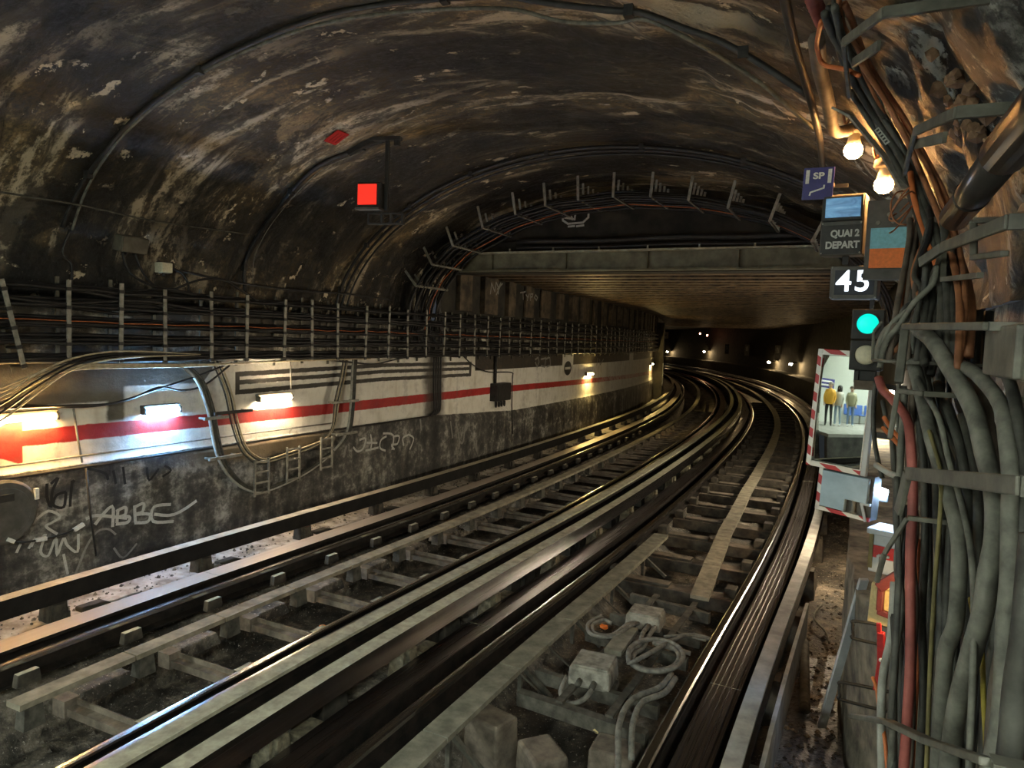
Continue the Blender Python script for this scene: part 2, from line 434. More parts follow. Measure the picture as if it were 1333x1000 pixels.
M['darkcable'] = grubby('dark_dusty_cable_sheath', (0.022, 0.022, 0.018), (0.075, 0.074, 0.06), 16, 0.65)
M['browncable'] = grubby('brown_dusty_cable_sheath', (0.06, 0.045, 0.032), (0.13, 0.1, 0.075), 16, 0.75)
M['redcable'] = grubby('faded_red_cable_sheath', (0.16, 0.035, 0.028), (0.34, 0.09, 0.07), 10, 0.65)
M['orangecable'] = grubby('orange_cable_sheath', (0.35, 0.09, 0.02), (0.6, 0.17, 0.05), 14, 0.6)
M['rustcable'] = grubby('rust_brown_cable_sheath', (0.16, 0.06, 0.025), (0.34, 0.13, 0.05), 14, 0.65)
M['yellowcable'] = grubby('yellow_cable_sheath', (0.28, 0.22, 0.03), (0.5, 0.4, 0.06), 14, 0.65)
M['olivecable'] = grubby('olive_cable_sheath', (0.09, 0.075, 0.025), (0.2, 0.165, 0.06), 14, 0.7)
M['palecable'] = grubby('pale_grey_cable_sheath', (0.22, 0.22, 0.19), (0.42, 0.42, 0.37), 14, 0.7)
M['cream'] = grubby('cream_cable_sheath', (0.32, 0.26, 0.16), (0.55, 0.47, 0.32), 14, 0.6)
M['galv'] = grubby('dull_galvanised_steel', (0.16, 0.155, 0.13), (0.33, 0.32, 0.28), 16, 0.55, 0.3)
M['bracket'] = grubby('grey_green_painted_bracket', (0.055, 0.052, 0.04), (0.14, 0.135, 0.105), 14, 0.6)
M['boxgrey'] = grubby('grey_enclosure_paint', (0.05, 0.048, 0.042), (0.1, 0.095, 0.085), 10, 0.6)
M['boxbrown'] = grubby('brown_grey_box', (0.07, 0.062, 0.045), (0.13, 0.115, 0.085), 10, 0.75)
M['palegrey'] = grubby('pale_grey_paint', (0.33, 0.36, 0.38), (0.5, 0.53, 0.55), 6, 0.55)
M['palegrey_blue_lit'] = grubby('pale_grey_paint_blue_lamp_tint', (0.26, 0.37, 0.46), (0.42, 0.56, 0.66), 5, 0.5)  # blue light of the cold lamp on the cabinet front, mixed into its paint
M['white'] = flat('white_paint', (0.78, 0.77, 0.73), 0.5)
M['creamwhite'] = flat('cream_white_plastic', (0.62, 0.58, 0.42), 0.5)
M['red'] = flat('red_paint', (0.45, 0.02, 0.02), 0.45)
M['darkred'] = flat('dark_red_paint', (0.22, 0.015, 0.012), 0.45)
M['blue'] = flat('deep_blue_enamel', (0.025, 0.02, 0.19), 0.4)
M['paleblue'] = flat('pale_blue_paint', (0.2, 0.5, 0.62), 0.5)
M['orange'] = flat('orange_paint', (0.85, 0.2, 0.03), 0.5)
M['yellow'] = flat('yellow_paint', (0.6, 0.47, 0.22), 0.5)
M['steelbeam'] = grubby('dirty_grey_green_beam', (0.075, 0.076, 0.05), (0.17, 0.17, 0.115), 6, 0.7)
M['brownbeam'] = grubby('brown_rusty_ceiling_beam', (0.02, 0.013, 0.008), (0.2, 0.135, 0.075), 6, 0.5, bump=0.4)
M['panel'] = grubby('brown_concrete_panel', (0.02, 0.015, 0.01), (0.12, 0.09, 0.055), 5, 0.8)
M['bench'] = grubby('rough_dirty_bench_concrete', (0.05, 0.045, 0.035), (0.26, 0.23, 0.17), 6, 0.85, bump=0.9)
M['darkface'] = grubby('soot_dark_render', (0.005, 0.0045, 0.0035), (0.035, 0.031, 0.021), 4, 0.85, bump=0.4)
M['spray'] = flat('white_spray_paint', (0.5, 0.5, 0.47), 0.8)
M['spraydark'] = flat('black_spray_paint', (0.012, 0.012, 0.012), 0.8)
M['spraygrey'] = flat('thin_grey_spray_paint', (0.24, 0.235, 0.215), 0.8)
M['pipe'] = grubby('glossy_black_pipe', (0.02, 0.018, 0.016), (0.045, 0.04, 0.035), 6, 0.28)
M['rock'] = grubby('crumbling_brown_stone', (0.1, 0.055, 0.03), (0.36, 0.22, 0.13), 12, 0.9, bump=0.7)
# lamps
M['tube_warm'] = glow('warm_tube', (1.0, 0.58, 0.2), 42)
M['tube_cold'] = glow('cold_tube', (0.26, 0.55, 1.0), 75)
M['tube_white'] = glow('white_tube', (1.0, 0.76, 0.48), 44)
M['tube_yellow'] = glow('yellow_tube', (1.0, 0.7, 0.25), 60)
M['tube_side'] = glow('side_tube', (1.0, 0.84, 0.6), 190)
M['tube_cold2'] = glow('cold_tube_right', (0.42, 0.66, 1.0), 140)
M['bulb'] = glow('orange_bulb', (1.0, 0.47, 0.14), 50)
M['far_lamp'] = glow('far_lamp', (1.0, 0.7, 0.34), 45)
M['redlamp'] = glow('red_signal_pane', (1.0, 0.03, 0.015), 0.13)
M['greenlamp'] = glow('green_signal_pane', (0.0, 0.95, 0.75), 0.12)
M['digits'] = glow('lit_white_digits', (0.8, 0.9, 1.0), 0.3)
M['station'] = glow('station_strip', (0.93, 1.0, 0.9), STATION_LIGHT)

# ------------------------------------------------------------------ the setting
def grid(name, us, vs, fn, mat, uvfn=None, matfn=None, smooth=True, mats=None):
    """us x vs grid of points fn(u, v) -> (s, d, z)"""
    b = MB(); uv = []
    for u in us:
        for v in vs:
            s, d, z = fn(u, v); b.v.append(tuple(pos(s, d, z))); uv.append(uvfn(u, v) if uvfn else (u, v))
    n = len(vs)
    for i in range(len(us) - 1):
        for j in range(n - 1):
            b.f.append((i * n + j, i * n + j + 1, (i + 1) * n + j + 1, (i + 1) * n + j)); b.mi.append(matfn(us[i], vs[j]) if matfn else 0)
    b.uvs = uv
    return struct(b.obj(name, mats or mat, smooth=smooth, fix=False))
def nz(x, y, z=0.0): return noise.noise(Vector((x, y, z)))
def fbm(x, y, z=0.0): return nz(x, y, z) + 0.5 * nz(2.1 * x, 2.1 * y, z + 5) + 0.25 * nz(4.3 * x, 4.3 * y, z + 9)

# vaulted ceiling of the near tunnel
def f_vault(s, a):
    dd, zz = vault(a)
    rough = 0.026 + 0.085 * max(0.0, math.cos(math.radians(a))) ** 1.0 if a < 80 else 0.02
    arc = a / 57.3 * 2.7
    h = fbm(s * 1.3, arc * 1.3) * rough + nz(s * 7, arc * 7, 3) * rough * 0.35
    h = max(h, -0.03)
    return s, dd + math.cos(math.radians(a)) * h, zz + math.sin(math.radians(a)) * h
grid('ceiling', list(np.arange(0.55, 10.01, 0.055)), list(np.linspace(180, 0, 150)), f_vault, M['vault'], lambda u, v: (u, v / 57.3 * 2.7),
     matfn=lambda u, v: 1 if v < 42 else 0, mats=[M['vault'], M['rightwall']])
# left wall: plinth, painted band, wall behind the cable racks
def zband(s): return float(np.interp(s, [3, 9.6, 13, 28, 90], [1.05, 1.02, 0.85, 0.80, 0.8]))
LW = [-0.4, -0.2, 0, .15, .3, .45, .6, .75, .85, .92, .97, 1.0, 1.03, 1.06, 1.1, 1.2, 1.3, 1.4, 1.5, 1.6, 1.7, 1.8, 1.9, 2.0, 2.1, 2.2, 2.3, 2.4, 2.5]
def f_left(s, z):
    low = z < zband(s) - 0.01
    d = -3.2 + (0.05 if low else 0.0)
    return s, d + fbm(s * 2.0, z * 2.0, 2) * (0.018 if low else 0.008), z
ss = list(np.arange(0.55, 12, 0.07)) + list(np.arange(12, 30, 0.3)) + list(np.arange(30, 100, 1.5))
wall_left = grid('wall_left', ss, LW, f_left, M['leftwall'])
s2 = list(np.arange(9.85, 30, 0.3)) + list(np.arange(30, 100, 1.5))
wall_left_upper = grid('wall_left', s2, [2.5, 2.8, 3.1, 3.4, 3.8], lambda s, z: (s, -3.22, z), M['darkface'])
# right wall: low bench wall and rough wall above
def dlow(s): return float(np.interp(s, [0, 3.7, 4.0, 4.3, 4.7, 5.5, 7, 11, 90], [3.45, 3.42, 3.3, 3.17, 3.06, 2.98, 2.94, 2.92, 3.0]))
RW = [-0.4, -0.2, -0.1, 0, .12, .25, .4, .55, .7, .8, .87, .9, .93, .96, 1.0, 1.15, 1.3, 1.45, 1.6, 1.75, 1.9, 2.0, 2.1, 2.2, 2.3, 2.4, 2.5]
def f_right(s, z):
    d = dlow(s) if z < 0.94 else 3.45
    return s, d + fbm(s * 2.2, z * 2.2, 4) * 0.022 + nz(s * 8, z * 8) * 0.006, z
sr = list(np.arange(0.55, 8, 0.06)) + list(np.arange(8, 30, 0.4)) + list(np.arange(30, 100, 1.0))
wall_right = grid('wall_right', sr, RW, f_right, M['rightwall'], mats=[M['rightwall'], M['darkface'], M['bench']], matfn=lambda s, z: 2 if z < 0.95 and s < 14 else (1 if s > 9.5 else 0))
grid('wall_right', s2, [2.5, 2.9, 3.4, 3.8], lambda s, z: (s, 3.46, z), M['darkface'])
# track bed
DF = list(np.arange(-3.25, 3.52, 0.065))
def f_floor(s, d):
    z = float(np.interp(d, [-3.3, -2.42, -2.3, -2.05, -1.95, -1.25, -1.05, -0.75, -0.3, 0.3, 0.55, 0.75, 2.05, 2.45, 2.62, 2.72, 3.3], [-0.02, -0.06, -0.2, -0.34, -0.62, -0.64, -0.29, -0.22, -0.26, -0.26, -0.3, -0.5, -0.5, -0.22, -0.17, -0.14, -0.1]))
    z += fbm(s * 2.2, d * 2.2, 1) * 0.025 + nz(s * 11, d * 11) * 0.008
    return s, d, z
sf = list(np.arange(0.55, 13, 0.075)) + list(np.arange(13, 30, 0.3)) + list(np.arange(30, 100, 1.5))
floor = grid('floor', sf, DF, f_floor, M['ground'], mats=[M['ground'], M['concrete'], M['wet']], matfn=lambda s, d: 1 if d < -2.33 else (2 if d > 2.6 and s < 5.9 + 0.5 * math.sin(d * 40) else 0))
# face wall where the vault meets the flat steel ceiling
b = MB()
DS = list(np.linspace(-3.15, 3.2, 70))
def vz(d):
    w = VR if d > VC else VL
    return VZ + VH * math.sqrt(max(0, 1 - ((d - VC) / w) ** 2))
for d in DS:
    t_ = max(vz(d) + 0.06, 3.3)
    for s in (9.9, 10.2):
        b.v += [tuple(pos(s, d, 3.28)), tuple(pos(s, d, t_))]
for i in range(len(DS) - 1):
    o = i * 4
    b.f += [(o, o + 4, o + 5, o + 1), (o + 2, o + 3, o + 7, o + 6), (o, o + 2, o + 6, o + 4)]; b.mi += [0, 0, 0]
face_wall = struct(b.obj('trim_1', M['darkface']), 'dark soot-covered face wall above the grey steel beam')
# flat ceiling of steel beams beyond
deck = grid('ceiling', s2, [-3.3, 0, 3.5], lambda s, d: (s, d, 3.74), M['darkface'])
deck['label'] = 'flat dark ceiling carried by closely set brown steel beams'
for i in range(52):
    s = 10.45 + i * 0.56 + (0.0 if i < 30 else (i - 30) * 0.3)
    q = MB()
    q.box((0, 0, 0.19), (6.6, 0.04, 0.36)); q.box((0, 0, 0.0), (6.6, 0.24, 0.035)); q.box((0, 0, 0.37), (6.6, 0.24, 0.03))
    o = q.obj('beam', M['brownbeam'], parent=deck); o.matrix_world = frame(s, 0.05, 3.36)
# grey-green edge beam with bolts under the face wall
t = thing('edge_beam', 'grey-green steel edge beam spanning the tunnel under the dark face wall', 'beam', frame(9.82, 0.2, 3.3))
q = MB(); q.box((0, 0, 0.13), (6.0, 0.03, 0.24)); q.obj('web', M['steelbeam'], t)
q = MB(); q.box((0, -0.04, 0.262), (6.0, 0.16, 0.024)); q.obj('top_flange', M['gb_top'], t)
q = MB(); q.box((0, -0.02, 0.0), (6.0, 0.14, 0.024)); q.obj('bottom_flange', M['steelbeam'], t)
for i in range(9):
    q = MB(); q.box((-2.8 + i * 0.7, -0.05, 0.3), (0.025, 0.025, 0.05)); q.obj('bolt', M['gb_top'], t)
for i in range(5):
    q = MB(); q.box((-2.4 + i * 1.2, -0.03, 0.13), (0.02, 0.06, 0.23)); q.obj('stiffener', M['steelbeam'], t)
for z, r, lab in ((3.63, 0.028, 'thin dark pipe just above the grey-green edge beam'), (3.72, 0.04, 'thick dark pipe across the face wall below the boat drawing')):
    q = MB(); q.tube([pos(9.8, d, z + 0.01 * math.sin(d * 3)) for d in np.linspace(-1.8, 3.0, 20)], r, 8)
    tag(q.obj('pipe', M['blackmetal'], smooth=True), lab, 'pipe')
# concrete panels between posts high on the far left wall
for i in range(22):
    s = 10.7 + i * 0.92
    q = MB(); w = 0.42 + 0.12 * math.sin(i * 2.1); q.box((0, 0, 0), (0.08 + 0.04 * math.sin(i * 1.3), w, 0.62 + 0.05 * math.sin(i)))
    o = q.obj('wall_panel', M['panel'], parent=wall_left_upper, bevel=0.01); o.matrix_world = frame(s, -3.18, 3.03)
# pillar at the far end of the painted wall
t = thing('wall_pillar', 'dark upright pillar closing the far end of the painted wall', 'pillar', frame(29.5, -3.0, -0.2))
q = MB(); q.box((0, 0, 1.6), (0.36, 0.5, 3.4)); q.obj('shaft', M['darkface'], t)
q = MB(); q.box((0.19, -0.1, 1.2), (0.03, 0.2, 0.9)); q.obj('pale_plate', M['palegrey'], t)
q = MB(); q.box((0.0, 0, -0.02), (0.5, 0.6, 0.16)); q.obj('foot', M['darkface'], t)

# ------------------------------------------------------------------ the station behind the camera (seen only in the mirror; it lights the near tunnel)
M['tile'] = flat('white_station_tile', (0.6, 0.63, 0.58), 0.35)
M['platform'] = grubby('grey_platform_floor', (0.3, 0.3, 0.28), (0.42, 0.42, 0.39), 3, 0.7)
M['platform_face'] = grubby('dark_platform_face', (0.04, 0.04, 0.038), (0.12, 0.12, 0.11), 3, 0.8)
SB = list(np.arange(-30, 0.56, 1.0)) + [0.55]
grid('ceiling', SB, list(np.linspace(0, 180, 40)), lambda s, a: (s, 6.6 * math.cos(math.radians(a)), 1.6 + 4.2 * math.sin(math.radians(a))), M['tile'], smooth=True)
for nm, dw in (('wall_right', 6.6), ('wall_left', -6.6)):
    grid(nm, SB, [0.98, 1.3, 1.6], lambda s, z, dw=dw: (s, dw, z), M['tile'])
for nm, sg in (('platform_left', -1), ('platform_right', 1)):
    q = MB(); q.sweep([(sg * 2.66, 0.9), (sg * 2.66, 1.0), (sg * 6.6, 1.0), (sg * 6.6, 0.9)], -30, 0.5, 1.0); struct(q.obj('floor', M['platform']))
    q = MB(); q.sweep([(sg * 2.72, -0.35), (sg * 2.72, 0.9), (sg * 2.9, 0.9), (sg * 2.9, -0.35)], -30, 0.5, 1.0); struct(q.obj('trim_2', M['platform_face']))
q = MB(); q.sweep([(-2.8, -0.3), (2.8, -0.3), (2.8, -0.4), (-2.8, -0.4)], -30, 0.56, 1.0); struct(q.obj('floor', M['platform_face']))
b = MB(); prof = [(-3.22, -0.4), (-3.22, 1.0)] + [vault(a, -0.03) for a in np.linspace(180, 0, 30)] + [(3.47, 1.0), (3.47, -0.4)]
for d, z in prof:
    k = 6.7 / max(abs(d), (z + 0.4) / 6.4 * 6.7, 1e-3)
    b.v += [tuple(pos(0.55, d, z)), tuple(pos(0.55, d * k, -0.4 + (z + 0.4) * k))]
for i in range(len(prof) - 1): b.f.append((2 * i, 2 * i + 1, 2 * i + 3, 2 * i + 2)); b.mi.append(0)
struct(b.obj('wall_front', M['tile']))
b = MB(); b._add([pos(-30, -6.7, -0.4), pos(-30, 6.7, -0.4), pos(-30, 6.7, 6), pos(-30, -6.7, 6)], [(0, 1, 2, 3)]); struct(b.obj('wall_back', M['tile']))
for d, lab in ((-4.4, 'fluorescent strip light over the opposite platform of the station'), (4.4, 'fluorescent strip light over the near platform of the station')):
    t = thing('strip_light', lab, 'lamp', frame(-8, d, 4.45))
    q = MB(); q.box((0, 0, 0.06), (0.3, 14, 0.08)); q.obj('housing', M['white'], t)
    q = MB(); q.box((0, 0, 0.0), (0.2, 13.8, 0.03)); q.obj('diffuser', M['station'], t)

# ------------------------------------------------------------------ tracks
def track(o, key, names):
    sg = {'far': 'far', 'near': 'near'}[key]
    # running rails
    for side, lab in ((-1, names[0]), (1, names[1])):
        c = o + side * 0.7175
        p = [(c - .034, -.009), (c - .022, -.0015), (c, 0), (c + .022, -.0015), (c + .034, -.009), (c + .034, -.035), (c + .008, -.05), (c + .008, -.125), (c + .065, -.14), (c + .065, -.155), (c - .065, -.155), (c - .065, -.14), (c - .008, -.125), (c - .008, -.05), (c - .034, -.035)]
        q = MB(); q.sweep(p, -25, 95, 0.35, [1] * 5 + [0] * 9 + [1 if side > 0 else 0]); q.mi = q.mi
        r = tag(q.obj('running_rail', [M['rail_body'], M['rail_head']]), lab, 'rail')
        inner = c - side * 0.10
        if key == 'far':
            n = 22
            for i in range(n):
                s = 3.0 + i * 0.74
                if side > 0 and i > 12: break
                k = MB(); k.box((0, 0, 0), (0.06, 0.17, 0.09), taper=0.85, top=1); x = k.obj('rail_chair', [M['sleeper'], M['gb_top']], r, bevel=0.008)
                x.matrix_world = frame(s, inner - side * 0.02, -0.1)
        else:
            for i in range(18):
                s = 7.3 + i * 0.94
                k = MB(); k.box((0, 0, 0), (0.12, 0.16, 0.11), taper=0.9); x = k.obj('rail_chair', M['sleeper'], r, bevel=0.008)
                x.matrix_world = frame(s, inner - side * 0.03, -0.1)
def rolling(o, side, lab, mt, grooves=False):
    c = o + side * 0.954; w = 0.102
    top = [(c - w, 0.02)]
    if grooves:
        for i in range(5):
            x = c - w + 0.02 + i * 0.038
            top += [(x, 0.02), (x + 0.004, 0.009), (x + 0.013, 0.009), (x + 0.017, 0.02)]
    top += [(c + w, 0.02)]
    p = top + [(c + w, -.005), (c + .012, -.02), (c + .012, -.19), (c + w, -.2), (c + w, -.215), (c - w, -.215), (c - w, -.2), (c - .012, -.19), (c - .012, -.02), (c - w, -.005)]
    q = MB(); q.sweep(p, -25, 95, 0.35, [1] * (len(top) - 1) + [0] * 11)
    t = tag(q.obj('rolling_strip', [M['rail_body'], M[mt]]), lab, 'rail')
    for s in ([5.07, 13.2] if o > 0 else [4.75, 11.8]):
        k = MB(); k.box((0, 0, 0), (0.2, 0.004, 0.003)); x = k.obj('joint', M['gb_top'], t); x.matrix_world = frame(s, c, 0.0205)
    return t
def guide(o, side, lab, top, face, sup, s0, step, num, fo=1.195, tw=.12):
    f = o + side * fo            # running face
    k = side
    p = [(f, 0.10), (f, 0.25), (f + k * tw, 0.25), (f + k * tw, 0.228), (f + k * .022, 0.228), (f + k * .022, 0.125), (f + k * .1, 0.12), (f + k * .1, 0.10)]
    q = MB(); q.sweep(p, -25, 95, 0.35, [1, 2, 2, 0, 0, 0, 0, 0])
    t = tag(q.obj('guide_bar', [M['rail_body'], M[face], M[top]]), lab, 'guide rail')
    for i in range(num):
        s = s0 + i * step
        b_ = MB(); b_.box((0, 0, 0.16), (0.15, 0.2, 0.34), taper=0.72)
        b_.box((-k * 0.07, 0.0, 0.2), (0.05, 0.13, 0.2), taper=0.7)
        for j in range(5): b_.box((-k * 0.085, -0.07 + j * 0.035, 0.13 - 0.02 * (j % 2)), (0.03, 0.022, 0.2 + 0.03 * (j % 2)), taper=0.6)
        x = b_.obj('insulator', M[sup], t, bevel=0.006); x.matrix_world = frame(s, f + k * 0.085, -0.215)
        b_ = MB(); b_.box((0, 0, 0.1), (0.2, 0.26, 0.22), taper=0.8); x = b_.obj('support_block', M['sleeper'] if sup != 'block' else M['block'], t, bevel=0.01); x.matrix_world = frame(s + step * 0.22, f + k * 0.06, -0.235)
    return t
track(-HD, 'far', ('running rail of the far track on the side of the painted wall', 'running rail of the far track on the side of the near track'))
track(HD, 'near', ('running rail of the near track on the side of the far track', 'running rail of the near track beside the dusty rubble path'))
rolling(-HD, -1, 'broad shiny tan rolling strip of the far track, nearest the painted wall', 'roll_tan')
rolling(-HD, 1, 'rolling strip of the far track, half hidden behind the middle guide bars', 'roll')
rolling(HD, -1, 'broad smooth brown rolling strip of the near track, beside the middle guide bars', 'roll')
rolling(HD, 1, 'grooved rolling strip at the right edge of the near track', 'roll', True)
guide(-HD, -1, 'guide bar running along the foot of the painted wall', 'gb_top_tan', 'gb_dark', 'sleeper', 3.57, 1.33, 16)
guide(-HD, 1, 'dust-topped guide bar of the far track, left of the two in the middle', 'gb_top', 'gb_dark', 'sleeper', 3.47, 1.47, 16, 1.22, .11)
guide(HD, -1, 'dust-topped guide bar with a shiny face, right of the two in the middle', 'gb_top', 'gb_face', 'block', 3.05, 1.27, 18, 1.075, .115)
guide(HD, 1, 'pale grey guide bar along the rubble path on the right', 'gb_grey', 'gb_face', 'sleeper', 3.9, 1.3, 14, 1.15, .095)

# sleepers and cross members
for i in range(27):
    s = 7.25 + i * 0.94
    q = MB(); q.box((0, 0, -0.06), (1.32, 0.2, 0.13), top=1); q.box((-0.25, 0.0, 0.02), (0.5, 0.14, 0.03), top=1)
    o = q.obj('sleeper', [M['sleeper'], M['sleeper_top']], bevel=0.01); o.matrix_world = frame(s, HD, -0.14)
    tag(o, 'dusty dark cross sleeper of the near track, %s beyond the two grey boxes' % ORD[i] if i < 14 else 'dark cross sleeper in the dim far part of the near track', 'sleeper', 'sleepers of the near track')
for i in range(32):
    s = 2.95 + i * 0.74
    q = MB(); q.box((0.28, 0, 0.0), (0.8, 0.07, 0.05)); q.box((0.28, 0.035, 0.03), (0.8, 0.012, 0.06)); q.box((-0.1, 0, 0.02), (0.12, 0.1, 0.11))
    o = q.obj('cross_angle', M['sleeper_top']); o.matrix_world = frame(s, -HD, -0.16)
    tag(o, 'dusty angle iron crossing the far track pit, %s from the left edge' % ORD[i] if i < 16 else 'dim angle iron far along the far track', 'cross member', 'angle irons of the far track')
# light stone blocks in the pit of the far track
for i in range(14):
    s = 3.3 + i * 0.74
    q = MB(); q.box((0, 0, 0), (0.24, 0.42, 0.1), taper=0.85)
    o = q.obj('concrete_block', M['ground'], bevel=0.015); o.matrix_world = frame(s, -HD - 0.32, -0.22)
    tag(o, 'low concrete block under the centre strip of the far track, %s from left' % ORD[i], 'block', 'concrete blocks in the far track')
# centre strips
def strip(name, lab, path, width, z, mat, blen, brace):
    t = thing(name, lab, 'cable cover', frame(path[0][0], path[0][1], z))
    inv = t.matrix_world.inverted()
    S_ = [p[0] for p in path]; D_ = [p[1] for p in path]
    s = path[0][0]; i = 0
    while s < path[-1][0] - 0.1:
        e = min(s + blen, path[-1][0]); q = MB(); n = 4
        for j in range(n + 1):
            u = s + 0.006 + (e - s - 0.012) * j / n; d = float(np.interp(u, S_, D_))
            for dd, zz in ((-width / 2, 0), (width / 2, 0), (width / 2, -0.035), (-width / 2, -0.035)): q.v.append(tuple(inv @ pos(u, d + dd, z + zz)))
        for j in range(n):
            for k in range(4): q.f.append((j * 4 + k, j * 4 + (k + 1) % 4, j * 4 + 4 + (k + 1) % 4, j * 4 + 4 + k)); q.mi.append(0)
        q.f += [(3, 2, 1, 0), (n * 4, n * 4 + 1, n * 4 + 2, n * 4 + 3)]; q.mi += [0, 0]
        q.obj('board', M[mat], t)
        if brace and i < 16:
            u = s + 0.1; d = float(np.interp(u, S_, D_)); q = MB()
            if brace == 'leg':
                q.box((0, 0, -0.11), (0.09, 0.13, 0.15), taper=0.8)
            else:
                q.bar((0.04, 0, -0.02), (0.3, -0.02, -0.2), 0.03); q.bar((0.04, 0, -0.02), (0.04, 0, -0.24), 0.03)
            x = q.obj('bracket', M['dustmetal'], t); x.matrix_world = frame(u, d, z)
        s = e; i += 1
    return t
strip('centre_strip', 'narrow grey board strip on brackets along the middle of the far track', [(2.6, -HD - .04), (10, -HD - .04), (30, -HD - .03), (60, -HD)], 0.13, 0.05, 'wood', 0.74, 'leg')
strip('side_board', 'broad dusty grey board along the left rail of the near track', [(2.6, HD - .43), (8.7, HD - .47)], 0.17, 0.0, 'darkboard', 1.0, 'brace')
strip('centre_strip', 'bent tan board strip snaking along the middle of the near track', [(6.75, HD + .40), (7.85, HD + .29), (9.2, HD + .18), (11.8, HD + .08), (15, HD + .045), (21, HD + .04), (40, HD), (60, HD)], 0.17, 0.0, 'wood', 0.5, None)

# ------------------------------------------------------------------ left wall: racks and their cables
LV = [1.965, 2.12, 2.275, 2.43, 2.585]       # arm heights
def make_rack():
    t = thing('cable_rack', 'grey steel cable rack with an upright bar and short arms on the left wall', 'rack', frame(3.95, -3.02, 1.95), 'cable racks along the left wall')
    q = MB(); q.box((0, 0, 0.35), (0.012, 0.036, 0.72)); q.obj('front_bar', M['galv'], t)
    q = MB(); q.box((-0.16, 0, 0.34), (0.014, 0.03, 0.8)); q.obj('back_bar', M['bracket'], t)
    for z in LV:
        q = MB(); q.box((-0.075, 0, z - 1.95 - 0.005), (0.17, 0.03, 0.014)); q.box((0.004, 0, z - 1.95 + 0.0), (0.016, 0.045, 0.03)); q.obj('arm', M['blackmetal'], t)
    return t
RS = [3.93, 4.37, 4.8, 5.32, 5.76, 6.3, 6.75, 7.21, 7.77, 8.29, 8.77, 9.27, 9.79, 10.3, 10.83, 11.3, 11.79, 12.22, 12.72, 13.25] + [13.75 + 0.5 * i for i in range(26)]
rack = make_rack()
for i, s in enumerate(RS):
    m = frame(s, -3.02, 1.95 + 0.012 * math.sin(i * 2.3)) @ Matrix.Rotation(math.radians(1.2 * math.sin(i * 1.7)), 4, 'Y')
    lab = 'grey steel cable rack, %s plumb one from the left end of the row' % ORD[i] if i < 20 else 'distant grey steel cable rack far along the left wall'
    if i: dup(rack, m, lab)
    else: rack.matrix_world = m; rack['label'] = lab
dup(rack, frame(3.58, -3.0, 1.93) @ Matrix.Rotation(math.radians(13), 4, 'X'), 'grey steel cable rack leaning out of plumb at the left end of the row')
rng = random.Random(3)
for li, z0 in enumerate(LV):
    for k in range(12 if li < 4 else 7):
        d0 = -3.15 + 0.015 + (k % 5) * 0.026; r = rng.choice([0.01, 0.012, 0.015, 0.018])
        zz = z0 + 0.012 + (k // 5) * 0.03; ph = rng.random() * 9; am = rng.uniform(0.004, 0.016)
        orange = (li == 2 and k == 9)
        pts = []
        for s in np.arange(2.6, 29.2, 0.26):
            sag = -am * (1 - abs(math.sin(s * 6.2 + ph * 0.1))) + 0.018 * nz(s * 0.9, ph, li)
            drop = 0.0
            if li >= 3 and k % 3 == 0 and s < 5: drop = 0.1 * nz(s, ph) 
            pts.append(pos(s, d0 + 0.01 * nz(s * 0.7, ph + 4), zz + sag + drop))
        q = MB(); q.tube(pts, 0.004 if orange else r, 5)
        o = q.obj('cable', M['orangecable'] if orange else M['black'], smooth=True)
        if orange: tag(o, 'thin orange cable among the black ones on the left wall racks', 'cable')
        else: tag(o, 'black cable on the %s arms of the left wall racks' % ['lowest', 'second lowest', 'middle', 'second highest', 'highest'][li], 'cable', 'black cables on the left wall racks')
# cream cables bowing out under the racks at the left end
for k in range(4):
    pts = smooth_path(sdz([(3.2, -2.9, 1.72 - .03 * k), (3.5, -2.93, 1.83 - .03 * k), (3.75, -2.96, 1.92 - 0.02 * k), (4.0, -2.97, 1.945 - .012 * k), (4.5, -2.98, 1.94 - .01 * k), (5.2, -2.99, 1.925 - .006 * k), (6.0, -3.0, 1.935), (7.0 + k * .3, -3.03, 1.95)]), 5)
    q = MB(); q.tube(pts, 0.008, 5); tag(q.obj('cable', M['cream'], smooth=True), 'thin cream cable sweeping down from under the racks at the left end', 'cable', 'cream cables under the left racks')
for k in range(4):
    pts = smooth_path(sdz([(3.1, -2.85 + .01 * k, 1.42 + .06 * k), (3.4, -2.9, 1.56 + .06 * k), (3.65, -2.93, 1.74 + .05 * k), (3.95, -2.96, 1.92 + .03 * k), (4.4, -3.0, 2.0 + .02 * k), (5.2, -3.04, 2.02)]), 5)
    q = MB(); q.tube(pts, 0.009, 5); tag(q.obj('cable', M['black'] if k % 3 else M['cream'], smooth=True), ['cream and dark cable drooping at the left edge of the picture', 'black cable drooping steeply at the left edge below the racks', 'black cable drooping steeply at the left edge below the racks'][k % 3], 'cable', 'drooping cables at the left end' if k % 3 == 0 else 'black drooping cables at the left end')
